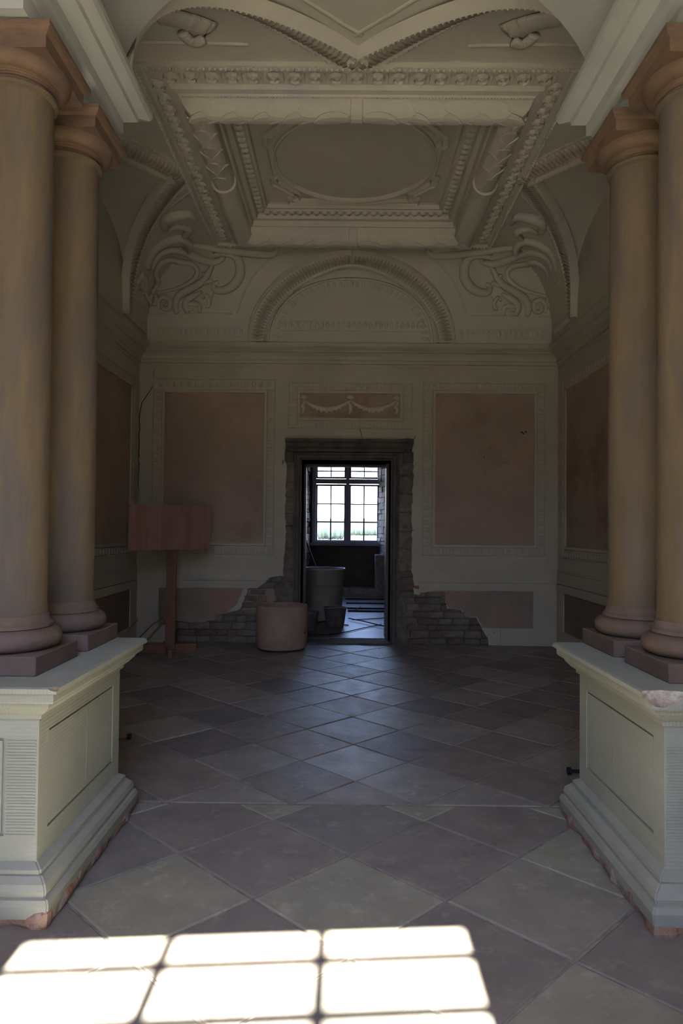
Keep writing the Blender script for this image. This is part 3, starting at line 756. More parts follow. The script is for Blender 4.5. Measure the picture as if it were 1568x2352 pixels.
bm = bmesh.new(); box(bm, rcx-1.0, rcx+1.0, VB-.012, VB+.01, 4.05, 4.07); box(bm, rcx-.93, rcx+.93, VB-.008, VB+.01, 4.185, 4.197); obj('lunette_fillet', bm, PLC, ceil)
# thin panel mouldings on the corner fields and in the front lunette, laid on the vault
def on_line(name, pix, r=.012, flat=.7, mirror=True, m=PLC, sub=6, lift=.004, closed=False, taper=False, parent=None):
    pts = smooth_pts([(p[0], p[1], 0) for p in pix], sub); W = [on_vault(p.x, p.y) for p in pts]
    for mir in ((1, -1) if mirror else (1,)):
        Q = [Vector((rcx+(p.x-rcx)*mir, p.y, p.z)) for p in W]; N_ = [vn(p.x, p.y) for p in Q]
        Q2 = [Q[0]]; N2 = [N_[0]]
        for p, n_ in zip(Q[1:], N_[1:]):
            if (p-Q2[-1]).length > .006: Q2.append(p); N2.append(n_)
        if len(Q2) < 3: continue
        # smooth normals
        N3 = [(N2[max(0, i-1)]+N2[i]+N2[min(len(N2)-1, i+1)]).normalized() for i in range(len(N2))]
        n_ = len(Q2)
        r = r if name != 'cartouche_scroll' else r; rad = [r*(.35+.65*math.sin(PI*min(1, .12+.88*i/(n_-1)))) if taper else r for i in range(n_)]
        bm = bmesh.new(); tube(bm, [p+n3*lift for p, n3 in zip(Q2, N3)], rad, 8, N3, flat); obj(name, bm, m, parent or ceil, smooth=True)
c3 = lambda L_: [(200+x/2.412, 380+y/2.412) for x, y in L_]
on_line('corner_field_moulding', c3([(350, 822), (500, 824), (650, 822), (800, 822)]), .012, sub=4)
on_line('corner_field_moulding', c3([(832, 822), (850, 750), (890, 660), (940, 590), (1010, 520), (1090, 480)]), .012)
on_line('corner_field_moulding', c3([(345, 815), (280, 760), (210, 690), (215, 620), (260, 500), (310, 400), (390, 290), (480, 215), (590, 130)]), .012)
on_line('front_field_moulding', [(832, 80), (795, 58), (750, 30), (700, -2), (650, -34)], .016, sub=4)
for x0_, x1_ in ((-2.50, -1.36), (1.42, 2.53)):
    n_ = int((x1_-x0_)/.068)
    for k in range(n_): x_ = x0_+(k+.5)*(x1_-x0_)/n_; inst('frieze_motif', LM, ceil, frame_mat(Vector((x_, VB-.006, 4.03)), Vector((1, 0, 0)), Vector((0, -1, 0))))
    bm = bmesh.new(); box(bm, x0_, x1_, VB-.016, VB+.01, 3.965, 3.985); box(bm, x0_, x1_, VB-.02, VB+.01, 4.08, 4.10); box(bm, x0_, x1_, VB-.012, VB+.01, 4.12, 4.13); obj('frieze_fillet', bm, PLC, ceil)
for sg in (-1, 1):
    for k in range(9): inst('frieze_motif', LM, ceil, frame_mat(Vector((sg*(VX-.006), 8.06+k*.072, 4.03)), Vector((0, 1, 0)), Vector((-sg, 0, 0))))
    bm = bmesh.new(); q1, q2 = sorted((sg*(VX-.02), sg*(VX+.01))); box(bm, q1, q2, 8.0, 8.72, 3.965, 3.985); box(bm, q1, q2, 8.0, 8.72, 4.08, 4.10); obj('frieze_fillet', bm, PLC, ceil)
# cartouches in the back corners
CAR = [([(330, 560), (345, 500), (380, 450), (450, 408), (515, 395), (560, 425), (560, 460), (530, 468), (512, 448)], .04),
       ([(352, 570), (385, 495), (450, 462), (520, 465), (580, 490), (640, 518), (700, 530), (745, 515), (750, 485), (720, 478)], .036),
       ([(700, 490), (760, 478), (815, 490), (845, 540), (845, 610), (810, 665), (760, 692), (715, 690), (705, 660), (730, 645)], .042),
       ([(350, 705), (385, 650), (375, 590), (400, 540), (450, 515), (520, 530), (575, 540), (610, 575), (600, 620), (540, 665), (450, 695), (352, 708)], .026),
       ([(345, 775), (340, 735), (362, 715), (388, 735), (380, 765), (358, 765), (360, 745)], .022),
       ([(400, 800), (396, 755), (425, 730), (460, 750), (455, 790), (425, 795), (418, 770), (436, 762)], .024),
       ([(500, 822), (490, 780), (505, 730), (560, 690), (625, 655), (665, 610), (690, 560), (700, 520)], .034),
       ([(560, 820), (545, 780), (560, 745), (600, 720), (640, 700)], .03),
       ([(625, 818), (622, 775), (585, 768), (552, 775), (560, 802), (590, 800)], .022),
       ([(265, 650), (300, 610), (315, 650), (300, 700), (275, 700)], .028),
       ([(300, 590), (290, 630), (310, 700), (345, 760)], .022),
       ([(640, 740), (660, 720), (680, 760), (665, 790), (700, 710)], .018),
       ([(570, 432), (680, 448), (800, 466), (930, 482), (1020, 486), (1052, 462), (1045, 438)], .034),
       ([(430, 345), (428, 300), (470, 275), (520, 262), (570, 262), (595, 300)], .045),
       ([(520, 400), (560, 360), (555, 340), (500, 330), (450, 350)], .03),
       ([(640, 590), (660, 620), (650, 650), (690, 640), (700, 680)], .022)]
for P_, r_ in CAR: on_line('cartouche_scroll', c3(P_), r_*1.5, .95, taper=True, lift=.02, sub=5)
# scroll ends above the front corners
on_line('front_scroll', [(1168, 64), (1195, 54), (1235, 42), (1290, 34)], .10, .30, lift=.02)
on_line('front_scroll', [(1178, 84), (1195, 92), (1215, 84), (1228, 70)], .045, .6, lift=.03)
on_line('front_scroll', [(1075, 104), (1150, 102), (1240, 101), (1330, 102)], .016, .8)

# ================================================================== ARCH WALL with entablatures on the columns
aw = struct('wall_front', 'arched opening carried by the column pairs')
EZ0, EZ1 = 3.555, 3.87
AA, AB = 1.345, .95
def arch_slab(bm, y0, y1, a, b, zs, xo, zt, N=40):
    pts = [(a*math.cos(PI*k/N), zs+b*math.sin(PI*k/N)) for k in range(N+1)]
    F = []
    for y in (y0, y1):
        inn = [bm.verts.new((x+.0, y, z)) for x, z in pts]; out = []
        for k in range(N+1):
            th = PI*k/N; c_, s_ = math.cos(th), math.sin(th)
            if abs(c_)*(zt-zs) > s_*xo: t = xo/abs(c_)
            else: t = (zt-zs)/s_
            out.append(bm.verts.new((c_*t, y, zs+s_*t)))
        F.append((inn, out))
    for k in range(N):
        for inn, out in F: bm.faces.new((inn[k], inn[k+1], out[k+1], out[k]))
        bm.faces.new((F[0][0][k], F[0][0][k+1], F[1][0][k+1], F[1][0][k]))
        bm.faces.new((F[0][1][k], F[0][1][k+1], F[1][1][k+1], F[1][1][k]))
bm = bmesh.new(); arch_slab(bm, 3.18, 3.76, AA, AB, EZ1-.02, 2.8, 5.4); o = obj('arch_band', bm, PLW, aw); smooth_angle(o, 30)
bm = bmesh.new(); arch_slab(bm, 2.72, 3.18, AA+.11, AB+.11, EZ1-.02, 2.8, 5.4); o = obj('arch_recess', bm, PLW, aw); smooth_angle(o, 30)
bm = bmesh.new(); arch_slab(bm, 2.60, 2.72, AA+.02, AB+.02, EZ1-.02, 2.8, 5.4); o = obj('arch_band', bm, PLW, aw); smooth_angle(o, 30)
ep = [(0, EZ0), (0, 3.60), (.018, 3.605), (.018, 3.66), (.05, 3.675), (.055, 3.70), (.075, 3.71), (.105, 3.765), (.15, 3.775), (.165, 3.80), (.175, 3.835), (.175, EZ1), (.0, EZ1)]
ept = [(0, EZ0), (0, 3.64), (.015, 3.645), (.03, 3.67), (.05, 3.68), (.05, 3.74), (.11, 3.775), (.115, 3.80), (.165, 3.815), (.175, 3.84), (.175, EZ1)]
for sg, nm in ((-1, 'entablature'), (1, 'entablature')):
    bm = bmesh.new(); a0, a1 = sorted((sg*1.33, sg*2.9))
    rect_sweep(bm, a0, a1, 2.66, 3.68, ept); obj(nm, bm, PLW, aw)
# small chipped filling blocks between the abaci
for sg in (-1, 1):
    bm = boxm(*sorted((sg*1.36, sg*1.62)), 3.14, 3.20, 3.50, 3.57, bev=.01); obj('broken_plaster_filling', bm, PLW, aw)

# ================================================================== PEDESTALS AND COLUMNS
PZ = .90
def ped(sg, label, chip):
    t = thing('pedestal', label, 'pedestal', (0, 0, 0), 0, 'pedestals of the arch')
    x0, x1 = sorted((sg*1.2, sg*1.76)); y0, y1 = 2.64, 3.585
    # base mouldings
    bm = bmesh.new()
    rect_sweep(bm, x0, x1, y0, y1, [(.075, .035), (.082, .085), (.075, .105), (.062, .11), (.066, .13), (.058, .155), (.038, .175), (.030, .18), (.030, .195), (.0, .215)])
    bmesh.ops.bevel(bm, geom=[e for e in bm.edges if abs(e.verts[0].co.z-e.verts[1].co.z) > .01], offset=.006, segments=2, affect='EDGES')
    obj('base_moulding', bm, PEDB, t)
    # crumbling footing
    bm = bmesh.new(); rect_sweep(bm, x0, x1, y0, y1, [(.070, -.01), (.078, .012), (.080, .036), (.074, .06), (.06, .08)])
    bmesh.ops.subdivide_edges(bm, edges=[e for e in bm.edges if abs(e.verts[0].co.z-e.verts[1].co.z) < .004], cuts=36, use_grid_fill=True)
    for v in bm.verts:
        if v.co.z < .06:
            n_ = noise.noise(v.co*9)*.022+noise.noise(v.co*27)*.010; c = Vector(((x0+x1)/2, (y0+y1)/2, v.co.z)); d = (v.co-c)
            dd = Vector((math.copysign(1, d.x) if abs(d.x) > (x1-x0)/2+.03 else 0, math.copysign(1, d.y) if abs(d.y) > (y1-y0)/2+.03 else 0, 0))
            v.co += dd*(n_-.006)
    obj('crumbling_footing', bm, FOOT, t)
    # die
    bm = bmesh.new(); box(bm, x0+.012, x1-.012, y0+.012, y1-.012, .20, .775); obj('die', bm, PED, t)
    fa = (lambda u, w_, z: (x1+w_-.012, u, z)) if sg < 0 else (lambda u, w_, z: (x0-w_+.012, u, z))
    ff = lambda u, w_, z: (u, y0-w_+.012, z); fk = lambda u, w_, z: (u, y1+w_-.012, z)
    fo = (lambda u, w_, z: (x0-w_+.012, u, z)) if sg < 0 else (lambda u, w_, z: (x1+w_-.012, u, z))
    for f, r in ((fa, (y0, y1)), (fo, (y0, y1))):
        bm = bmesh.new(); i = (r[0]+.095, r[1]-.10, .305, .69)
        ring(bm, (r[0], r[1], .20, .775), i, 0, .012, f, .0015)
        plate(bm, [(i[0]+.008, i[2]+.008), (i[1]-.008, i[2]+.008), (i[1]-.008, i[3]-.008), (i[0]+.008, i[3]-.008)], -.002, .0105, f)
        ym = (i[0]+i[1])/2+.03
        obj('side_panel_frame', bm, PED, t)
        bm = bmesh.new(); box(bm, ym-.002, ym+.002, -.001, .0115, .32, .675, f=f); obj('panel_joint', bm, PEDX, t)
    for f in (ff, fk):
        bm = bmesh.new(); i = (x0+.13, x1-.13, .31, .68)
        ring(bm, (x0+.0, x1-.0, .20, .775), i, 0, .012, f, .002)
        plate(bm, [(i[0]+.010, i[2]+.010), (i[1]-.010, i[2]+.010), (i[1]-.010, i[3]-.010), (i[0]+.010, i[3]-.010)], -.002, .011, f)
        obj('front_panel_frame', bm, PED, t)
        if f is ff:            # combed tooling across the stiles: shallow horizontal grooves
            bm = bmesh.new()
            for s0, s1 in ((x0+.006, x0+.122), (x1-.122, x1-.006)):
                z = .31
                while z < .675:
                    box(bm, s0+R.uniform(0, .004), s1-R.uniform(0, .004), .011, .0145, z, z+.0055+R.uniform(-.001, .001), f=f); z += .0115
            obj('tooling_ridges', bm, PED, t, kind='stuff')
    # cornice cap
    bm = bmesh.new()
    rect_sweep(bm, x0, x1, y0, y1, [(0, .755), (.014, .758), (.016, .775), (.034, .785), (.06, .812), (.064, .83), (.088, .835), (.092, .842), (.092, .872), (.110, .876), (.112, .895), (.10, PZ)])
    cap = obj('cap_moulding', bm, [PEDX, BROK], t)
    # worn and broken edges: cut with noisy lumps
    cuts = chip
    for c, r, sc in cuts:
        bm = bmesh.new(); bmesh.ops.create_icosphere(bm, subdivisions=3, radius=r)
        for v in bm.verts: v.co = Vector((v.co.x*sc[0], v.co.y*sc[1], v.co.z*sc[2]))*(1+.35*noise.noise(v.co*18+Vector(c)*5)); 
        me = bpy.data.meshes.new('cut'); bm.to_mesh(me); bm.free(); me.materials.append(PEDX); me.materials.append(BROK)
        for p in me.polygons: p.material_index = 1
        k = bpy.data.objects.new('cut', me); C.objects.link(k); k.location = c
        md = cap.modifiers.new('b', 'BOOLEAN'); md.object = k; md.operation = 'DIFFERENCE'; md.solver = 'EXACT'
        bpy.context.view_layer.update(); dg = bpy.context.evaluated_depsgraph_get()
        nm = bpy.data.meshes.new_from_object(cap.evaluated_get(dg)); cap.modifiers.clear(); cap.data = nm
        bpy.data.objects.remove(k); bpy.data.meshes.remove(me)
    return t
chipR = [((1.16, 2.54, .915), .075, (1.3, .9, .75)), ((1.25, 2.525, .91), .045, (1, 1, .9)), ((1.095, 2.60, .80), .02, (1, 1.5, 2)), ((1.09, 3.69, .90), .018, (1, 1, 1)), ((1.085, 3.0, .905), .014, (.7, 3, .6)), ((1.085, 3.3, .905), .012, (.7, 3, .6))]
chipL = [((-1.085, 2.53, .905), .03, (1.2, 1, .7)), ((-1.085, 2.85, .905), .014, (.7, 4, .6)), ((-1.085, 3.2, .905), .013, (.7, 4, .6)), ((-1.4, 2.525, .905), .012, (6, .8, .6)), ((-1.09, 3.69, .90), .018, (1, 1, 1))]
ped(-1, 'grey-green stone pedestal left of the arch, its front face bright from the sunlit floor', chipL)
ped(1, 'grey-green stone pedestal right of the arch, its front top corner broken off', chipR)
COLX = 1.465
def column(sg, y, label):
    t = thing('column', label, 'column', (sg*COLX, y, PZ), 0, 'sandstone columns of the arch')
    h = .215
    obj('plinth', boxm(-h, h, -h, h, 0, .078, bev=.004), SANDP, t)
    z = .078
    pr = [(.15, z)]+[(.168+.047*math.cos(a), z+.045+.045*math.sin(a)) for a in [-PI/2+PI*k/10 for k in range(11)]]+[(.176, z+.092), (.176, z+.106), (.168, z+.112), (.162, z+.122), (.1565, z+.145)]
    o = obj('torus_base', lathe(pr, 56), SANDP, t); smooth_angle(o, 45)
    sh = []
    z0 = z+.125; z1 = 2.425
    for k in range(19):
        q_ = k/18; zz = z0+(z1-z0)*q_; r = .150+.003*math.sin(PI*q_)-.010*q_**1.6
        if k == 0: r = .156
        sh.append((r, zz))
    sh[1] = (.1505, z0+.06)
    sh += [(.1405, z1+.004), (.156, z1+.012), (.158, z1+.026), (.150, z1+.034), (.146, z1+.036)]
    bm = lathe(sh, 56); o = obj('shaft', bm, SAND, t); smooth_angle(o, 40)
    z1 += .034
    cap = [(.140, z1-.005), (.140, z1+.014), (.147, z1+.016), (.147, z1+.022), (.153, z1+.024), (.153, z1+.030), (.159, z1+.032), (.159, z1+.038)]
    cap += [(.162+.046*math.sin(a), z1+.038+.050*(1-math.cos(a))) for a in [PI/2*k/7 for k in range(8)]]
    o = obj('echinus', lathe(cap, 56), SANDC, t); smooth_angle(o, 40)
    za = z1+.087
    bm = bmesh.new(); e = .207
    rect_sweep(bm, -.19, .19, -.19, .19, [(.008, za), (.010, za+.055), (.018, za+.060), (.026, za+.066), (.032, za+.078), (.034, za+.080), (.034, za+.098), (.03, za+.102)])
    obj('abacus', bm, SANDC, t)
    global CT; CT = PZ+za+.102
    return t
column(-1, 2.925, 'near column of the left pair, thick and cut by the left edge')
column(-1, 3.475, 'far column of the left pair, half hidden behind the near one')
column(1, 2.925, 'near column of the right pair, cut by the right edge above the broken pedestal corner')
column(1, 3.475, 'far column of the right pair, its left outline against the dark bay')
print('column top', CT, 'entablature', EZ0)

# ================================================================== THINGS IN THE BAY
st = thing('notice_stand', 'red-brown plywood board nailed to a timber post on a crossed foot', 'sign board', (-2.10, 8.12, 0), 0)
bm = bmesh.new(); a = atY(296, 1157, 7.65); b = atY(483, 1163, 8.42); A0 = Vector((a.x+2.10, 7.65-8.12, 0)); B0 = Vector((b.x+2.10, 8.42-8.12, 0))
zt_ = (a.z+b.z)/2; zb_ = zt_-.525
obox(bm, (A0.x, A0.y, (zt_+zb_)/2), (B0.x, B0.y, (zt_+zb_)/2), .018, zt_-zb_); obj('board', bm, WOODR, st)
bm = bmesh.new(); obox(bm, (.0, .0, 0.03), (-.0, .02, 1.60), .085, .05, Vector((0, 1, 0))); obj('post', bm, WOOD, st)
bm = bmesh.new(); obox(bm, (.055, .0, 0.05), (.05, .02, 1.35), .03, .045, Vector((0, 1, 0))); obj('post_batten', bm, WOOD, st)
bm = bmesh.new(); obox(bm, (-.36, -.02, .055), (.30, .10, .055), .045, .10); obj('foot', bm, WOOD, st)
bm = bmesh.new(); obox(bm, (-.12, .30, .05), (.10, -.34, .05), .045, .09); obj('foot', bm, WOOD, st)
bm = bmesh.new(); obox(bm, (-.30, .0, .10), (-.03, .0, .42), .03, .02); obj('brace', bm, WOOD, st)
bm = bmesh.new(); p = atY(313, 1476, 8.0); q_ = atY(349, 1450, 8.35); tube(bm, [(p.x, p.y, .16), (q_.x, q_.y, .30), (q_.x+.10, q_.y+.12, .37)], .009, 6)
tag(obj('lath', bm, WOOD), 'thin pale lath leaning up from the floor beside the timber foot', 'lath')
bm = bmesh.new(); p = atY(300, 1441, 8.3); q_ = atY(316, 1424, 8.7); tube(bm, [(p.x-.12, p.y-.1, .02), (p.x, p.y, p.z), (q_.x, q_.y, q_.z)], .007, 6)
tag(obj('lath', bm, WOOD), 'shorter thin lath rising in the left corner behind the pedestal', 'lath')
# concrete ring / tub in front of the door
tb = thing('tub', 'pale pinkish open tub standing before the left door jamb', 'tub', (-.80, 8.50, 0))
o = obj('tub_wall', lathe([(.0, .012), (.28, .012), (.305, .03), (.318, .10), (.318, .53), (.312, .545), (.298, .545), (.294, .53), (.294, .06), (.0, .05)], 48, cap=False), CONC, tb); smooth_angle(o, 40)
bm = bmesh.new(); bmesh.ops.create_icosphere(bm, subdivisions=1, radius=.014, matrix=Matrix.Translation((.293, -.125, .22))); obj('tub_hole', bm, BLACK, tb)
dm = thing('drum', 'tall dusty metal drum with a bright rim standing beyond the doorway', 'drum', (-.37, 11.35, 0))
o = obj('drum_body', lathe([(.0, .0), (.30, .0), (.302, .28), (.307, .285), (.302, .29), (.325, .56), (.330, .565), (.326, .57), (.340, .825), (.33, .825), (.30, .05), (0, .04)], 48, cap=False), METG, dm); smooth_angle(o, 40)
bm = bmesh.new(); P_ = [(.345*math.cos(a), .345*math.sin(a), .83) for a in [2*PI*k/40 for k in range(41)]]; tube(bm, P_, .011, 8); obj('drum_rim', bm, RIM, dm, smooth=True)
def bucket(x, y, s, label, hx=0.):
    b_ = thing('bucket', label, 'bucket', (x, y, 0), R.uniform(0, 3))
    b_.rotation_euler = (0, 0, hx)
    o = obj('bucket_body', lathe([(0, .002), (.125*s, .002), (.13*s, .01), (.165*s, .27*s), (.175*s, .275*s), (.175*s, .285*s), (.16*s, .285*s), (.12*s, .02), (0, .015)], 32, cap=False), BUCK, b_); smooth_angle(o, 40)
    bm = bmesh.new(); tube(bm, [(.175*s*math.cos(a), -.02-.06*math.sin(a)*s-.10*s*math.sin(a), .27*s+.03*s*math.sin(a)) for a in [PI*k/14 for k in range(15)]], .004, 6)
    obj('bucket_handle', bm, RIM, b_)
bucket(-.165, 10.45, 1.04, 'grey plaster-stained bucket standing in front of the tall drum', .3)
bucket(-.56, 10.0, .98, 'dark bucket half hidden behind the pale tub', -.6)
# small things by the pedestals
bl = thing('bolt', 'black rubber bolt lying by the right pedestal foot', 'bolt', (0, 0, 0))
p = atY(1303, 1771, 3.95); z_ = .03
p = atZ(1303, 1771, .03); q_ = atZ(1335, 1772, .03)
bm = bmesh.new(); tube(bm, [p, p+Vector((.02, 0, 0)), p+Vector((.021, 0, 0)), p+Vector((.022, 0, 0))], [.024, .024, .012, .012], 12); obj('bolt_head', bm, BLACK, bl)
bm = bmesh.new(); tube(bm, [p+Vector((.018, 0, 0)), q_+Vector((.06, 0, 0))], .011, 10); obj('bolt_shank', bm, BLACK, bl)
pg = thing('peg', 'small brass-coloured peg lying by the left pedestal', 'peg')
p = atZ(294, 1692, .03); bm = bmesh.new(); tube(bm, [p+Vector((-.20, 0, -.012)), p], .011, 10)
obj('peg_shank', bm, mat('peg_brass', (.30, .22, .09), (.2, .15, .07)), pg)
bm = bmesh.new(); tube(bm, [p-Vector((.004, 0, 0)), p+Vector((.018, 0, 0))], .022, 12); obj('peg_head', bm, BLACK, pg)

# ================================================================== BACK ROOM
b2 = struct('wall_far', 'rough walls of the room beyond the doorway')
fl2 = struct('floor_far', 'worn floor of the room beyond')
obj('floor_boards', boxm(-3, 3, 9.4, 16.2, -.15, -.002), BFLOOR, fl2)
for y, hgt in ((14.45, .02), (13.65, .02), (12.75, .025), (12.35, .025)):
    tag(obj('steel_rod', boxm(.02+R.uniform(-.1, .1), 2.2, y-.014, y+.014, 0, .004+hgt), BLACK), 'dark rod lying across the far room floor at %s' % {14.45: 'the niche step', 13.65: 'second place from the niche step', 12.75: 'third place from the niche step', 12.35: 'the nearest place to the doorway'}[y], 'rod', 'rods across the far room floor')
def cable(pix, label, r=.008, zc_=.01):
    W = [atZ(x, y, zc_) for x, y in pix]; bm = bmesh.new(); tube(bm, smooth_pts(W, 5), r, 6); tag(obj('cable', bm, BLACK), label, 'cable')
cable([(808, 1423), (840, 1422), (870, 1420), (910, 1417)], 'dark cable running straight right from the plaster-stained bucket')
cable([(800, 1420), (840, 1428), (872, 1436), (915, 1443)], 'dark cable slanting right toward the jamb across the far floor', .009, .031)
cable([(712, 1457), (760, 1457), (800, 1450), (840, 1441), (875, 1434)], 'reddish dark cable curving from the tub to the crossing cable', .007)
cable([(725, 1432), (745, 1427), (770, 1432), (800, 1436)], 'short dark cable in front of the tall drum', .009)
cable([(800, 1404), (818, 1400), (828, 1393)], 'short stub of cable above the plaster-stained bucket', .008)
bm = bmesh.new()
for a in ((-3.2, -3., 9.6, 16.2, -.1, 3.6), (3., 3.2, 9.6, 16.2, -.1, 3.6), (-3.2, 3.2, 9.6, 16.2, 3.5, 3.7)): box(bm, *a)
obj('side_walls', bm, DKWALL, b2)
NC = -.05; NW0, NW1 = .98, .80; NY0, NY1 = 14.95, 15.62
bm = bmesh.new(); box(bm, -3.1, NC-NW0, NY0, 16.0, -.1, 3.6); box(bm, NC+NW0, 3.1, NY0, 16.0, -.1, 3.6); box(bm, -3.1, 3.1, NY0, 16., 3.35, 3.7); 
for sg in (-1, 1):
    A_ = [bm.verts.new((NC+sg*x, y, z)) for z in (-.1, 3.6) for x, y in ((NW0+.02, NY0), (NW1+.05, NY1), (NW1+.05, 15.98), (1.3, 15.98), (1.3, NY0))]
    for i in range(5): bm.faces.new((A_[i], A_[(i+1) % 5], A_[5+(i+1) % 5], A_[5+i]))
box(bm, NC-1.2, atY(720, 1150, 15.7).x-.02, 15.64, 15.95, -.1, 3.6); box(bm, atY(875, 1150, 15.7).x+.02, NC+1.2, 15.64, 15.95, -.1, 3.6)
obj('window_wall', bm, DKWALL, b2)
# splayed reveals of rough stones, every stone a piece
for sg in (-1, 1):
    z = .2
    while z < 3.35:
        hh = R.uniform(.07, .16); y = NY0
        while y < NY1:
            dy = R.uniform(.14, .30); y2 = min(NY1, y+dy)
            x_a = NC+sg*(NW0+(NW1-NW0)*(y-NY0)/(NY1-NY0)); x_b = NC+sg*(NW0+(NW1-NW0)*(y2-NY0)/(NY1-NY0))
            bm = bmesh.new(); k = R.uniform(0, .035)
            vs = [bm.verts.new(q) for q in ((x_a-sg*k, y+.006, z), (x_b-sg*k, y2-.006, z), (x_b+sg*.15, y2-.006, z), (x_a+sg*.15, y+.006, z),
                                           (x_a-sg*k, y+.006, z+hh-.012), (x_b-sg*k, y2-.006, z+hh-.012), (x_b+sg*.15, y2-.006, z+hh-.012), (x_a+sg*.15, y+.006, z+hh-.012))]
            for q in ((0, 1, 2, 3), (4, 5, 6, 7), (0, 1, 5, 4), (1, 2, 6, 5), (2, 3, 7, 6), (3, 0, 4, 7)): bm.faces.new([vs[i] for i in q])
            for v in bm.verts: v.co += Vector((R.uniform(-.008, .008), R.uniform(-.006, .006), R.uniform(-.008, .008)))
            obj('reveal_stone', bm, ROUGHST, b2); y = y2
        z += hh
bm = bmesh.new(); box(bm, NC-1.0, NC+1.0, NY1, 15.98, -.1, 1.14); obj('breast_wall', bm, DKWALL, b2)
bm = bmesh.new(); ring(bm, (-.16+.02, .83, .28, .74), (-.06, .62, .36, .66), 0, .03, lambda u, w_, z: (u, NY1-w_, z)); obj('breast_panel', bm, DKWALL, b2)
obj('window_board', boxm(NC-.86, NC+.86, NY1-.06, NY1+.1, 1.10, 1.165, bev=.008), WPAINT, b2)
obj('niche_step', boxm(NC-1.05, NC+1.05, 15.18, NY1, -.05, .165, bev=.01), ROUGHST, b2)
obj('niche_bench', boxm(NC+.70, NC+1.0, 15.0, 15.5, .16, .92, bev=.01), ROUGHST, b2)
# the window
wn = struct('window_1', 'tall casement window beyond the doorway')
WY = 15.70
def wx(px): return atY(px, 1150, WY).x
def wz(py): return atY(798, py, WY).z
X0, X1 = wx(720), wx(875); ZB = wz(1245); ZT = 3.15; ZTR0, ZTR1 = wz(1113)-.015, wz(1099)+.01
def bar(name, x0, x1, z0, z1, d=.06, m=WPAINT, yo=0): return obj(name, boxm(x0, x1, WY-d+yo, WY+.03, z0, z1, bev=.004), m, wn)
bar('frame_jamb', X0-.03, X0+.06, ZB-.05, ZT, .10); bar('frame_jamb', X1-.06, X1+.03, ZB-.05, ZT, .10)
bar('frame_sill', X0-.03, X1+.03, ZB-.06, ZB+.02, .12); bar('frame_head', X0-.03, X1+.03, ZT-.05, ZT+.05, .10)
XM = (wx(790)+wx(806))/2
bar('mullion', XM-.04, XM+.04, ZB, ZT, .10); bar('transom', X0, X1, ZTR0+.03, ZTR1-.03, .11)
for (a, b) in ((X0+.05, XM-.035), (XM+.035, X1-.05)):
    for z0, z1, rows in ((ZB, ZTR0+.02, 3), (ZTR1-.02, ZT-.04, 3)):
        f_ = .045
        cs = thing('casement', '', ''); del cs['label']; del cs['category']; cs.parent = wn
        bm = bmesh.new(); ring(bm, (a, b, z0, z1), (a+f_, b-f_, z0+f_, z1-f_), 0, .045, lambda u, w_, z: (u, WY-w_, z), .004); o = obj('casement_frame', bm, DARKW, cs)
        ia, ib, iz0, iz1 = a+f_, b-f_, z0+f_, z1-f_; xm = (ia+ib)/2
        rh = (iz1-iz0)/rows
        obj('glazing_bar', boxm(xm-.015, xm+.015, WY-.035, WY-.005, iz0, iz1), DARKW, cs)
        for k in range(1, rows): obj('glazing_bar', boxm(ia, ib, WY-.034, WY-.006, iz0+k*rh-.014, iz0+k*rh+.014), DARKW, cs)
        for k in range(rows):
            for (p, q) in ((ia, xm-.012), (xm+.012, ib)): obj('pane', boxm(p, q, WY-.018, WY-.015, iz0+k*rh+.01, iz0+(k+1)*rh-.01), GLASS, cs)
bm = bmesh.new(); tube(bm, [atY(699, 1232, 13.4), atY(724, 1300, 13.0)], .018, 8)
v0 = atY(699, 1232, 14.2); d = atY(724, 1300, 13.9)-v0; bm.free(); bm = bmesh.new(); t_ = (0.0-v0.z)/d.z; tube(bm, [v0-d*.25, v0+d*min(t_, 2.6)], .016, 8)
tag(obj('pole', bm, BLACK), 'thin dark pole leaning behind the tall drum beside the window', 'pole')

# ================================================================== OUTSIDE
GZ = -14.
ol = struct('ground_far', 'fields and wooded hills outside')
obj('field', boxm(-2500, 2500, 17, 3600, GZ-1, GZ), FIELD, ol)
bm = bmesh.new(); N = 80; A = []
for k in range(N+1):
    x = -1800+3600*k/N; z = 41+9*noise.noise(Vector((x*.004, 1, 0)))+4*noise.noise(Vector((x*.02, 5, 0)))
    A.append((bm.verts.new((x, 1750, GZ-1)), bm.verts.new((x, 2200, z*.45)), bm.verts.new((x, 3000, z+1.5)), bm.verts.new((x, 3600, GZ))))
for a, b in zip(A, A[1:]):
    for j in range(3): bm.faces.new((a[j], b[j], b[j+1], a[j+1]))
obj('wooded_hill', bm, HILL, ol, smooth=True)
tl = []
for k in range(30):
    if k < 8: Yt = 930+24*(k % 3); px = 731+(k+.5)*7; hgt = R.uniform(14, 20)
    else: Yt = 1500+16*(k % 3); px = 790+(k-8)*3.9; hgt = R.uniform(13, 18)
    xt = ray(px, 1200).x*Yt; tl.append((xt, Yt, hgt))
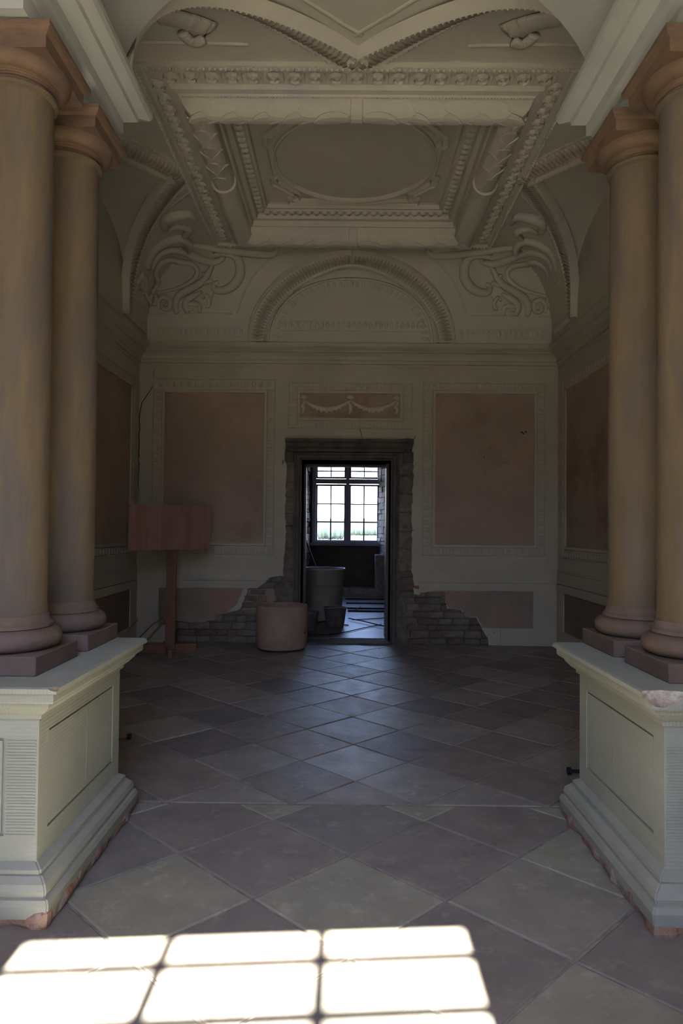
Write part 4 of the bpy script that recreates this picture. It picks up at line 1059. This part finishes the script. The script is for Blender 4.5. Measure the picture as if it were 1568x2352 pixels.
for k, (xt, Yt, hgt) in enumerate(tl):
    lab = ('hazy green tree of the nearer clump seen through the left casement', 'trees of the nearer clump') if k < 8 else ('small hazy tree in the far belt beyond the pale field', 'trees of the far belt')
    t = thing('tree', lab[0], 'tree', (xt, Yt, GZ), R.uniform(0, 6), lab[1])
    bm = bmesh.new(); tube(bm, [(0, 0, 0), (0, 0, hgt*.49)], .4, 6); obj('trunk', bm, TREE, t)
    bm = bmesh.new(); bmesh.ops.create_icosphere(bm, subdivisions=2, radius=1)
    rw = .25*hgt if k < 8 else .24*hgt
    for v in bm.verts:
        v.co = Vector((v.co.x*rw, v.co.y*rw, v.co.z*hgt*.50+hgt*.48)); v.co.z += noise.noise(v.co*.35+Vector((k, 0, 0)))*1.6
    obj('crown', bm, TREE, t)

# ================================================================== THE HALL BEHIND THE CAMERA (gives the daylight)
hl = struct('wall_hall', 'limewashed shell of the hall around the viewer')
bm = bmesh.new()
box(bm, -6.2, -6.0, -1.9, 3.2, -.1, 5.4); box(bm, 6.0, 6.2, -1.9, 3.2, -.1, 5.4)
box(bm, -6.2, -2.8, 2.7, 3.2, -.1, 5.4); box(bm, 2.8, 6.2, 2.7, 3.2, -.1, 5.4)
obj('hall_walls', bm, HALL, hl)
cy_ = struct('ground_bounce', 'unseen court added outside the hall windows to bounce sun and block sky')
obj('bounce_ground', boxm(-40, 40, -50, -2.2, -1.4, -1.2), mat('bounce_gravel', (0.318, 0.264, 0.191), (0.252, 0.208, 0.153), 2, .95, .3), cy_)  # unseen ground, added to bounce warm sunlight up through the windows
obj('sky_block_range', boxm(-40, 40, -38, -36, -1.2, 12), HALL, cy_)  # unseen facade, added to hide the low sky from the windows
hc = struct('ceiling_hall'); obj('hall_vault', boxm(-6.2, 6.2, -1.0, 3.9, 5.3, 5.44), HALL, hc)
rf = struct('roof_sunblock'); obj('sunblock_deck', boxm(-7, 7, -1.0, 16.6, 5.45, 5.7), DKWALL, rf)  # unseen deck, added so that sun does not leak in from above
bm = bmesh.new(); box(bm, -3.3, -2.75, 3.2, 9., -.1, 5.5); box(bm, 2.75, 3.3, 3.2, 9., -.1, 5.5); obj('sunblock_wall', bm, HALL, rf)  # unseen walls, added to keep the sun out at the sides
# window wall turned by a few degrees; windows: x span, z span
TW = .08; PYW = -1.05
fw = lambda u, w_, z: (math.cos(TW)*u-math.sin(TW)*w_*-1, PYW+math.sin(TW)*u+w_*1.0, z)
ww = struct('wall_window', 'window wall behind the viewer')
tan = math.tan(SUN_EL)
ZT2 = (2.575-PYW+.03)*tan; ZB2 = 1.15
wins = [(-1.20, .45), (-5.2, -3.4)]  # the leftmost window is unseen, added to light the left pedestal front
bm = bmesh.new(); edges = [-6.3, -5.2, -3.4, -1.20, .45, 6.3]
for i, (a, b) in enumerate(zip(edges, edges[1:])):
    if i in (1, 3):
        plate(bm, [(a, -.1), (b, -.1), (b, ZB2), (a, ZB2)], -.02, .45, fw); plate(bm, [(a, ZT2), (b, ZT2), (b, 5.5), (a, 5.5)], -.02, .45, fw) if ZT2 < 5.4 else None
    else: plate(bm, [(a, -.1), (b, -.1), (b, 5.5), (a, 5.5)], -.02, .45, fw)
obj('wall_masonry', bm, HALL, ww)
for a, b in wins:
    wd = struct('window_%d' % (2 if a > -2 else 3))
    n = 3; pw = (b-a)/n
    for k in range(n+1): obj('mullion', boxm(a+k*pw-.022, a+k*pw+.022, -.03, .0, ZB2, ZT2, f=fw), WPAINT, wd)
    z = ZT2; k = 0
    rows = [ZT2, ZT2-.185*tan-.0, ZT2-.455*tan]
    while rows[-1]-.33 > ZB2: rows.append(rows[-1]-.33)
    rows.append(ZB2)
    for z in rows: obj('transom', boxm(a, b, -.02, .0, z-.022, z+.022, f=fw), WPAINT, wd)
    for k in range(n): obj('pane', boxm(a+k*pw, a+(k+1)*pw, -.006, -.003, ZB2, ZT2, f=fw), GLASS, wd)
print('window top', ZT2)
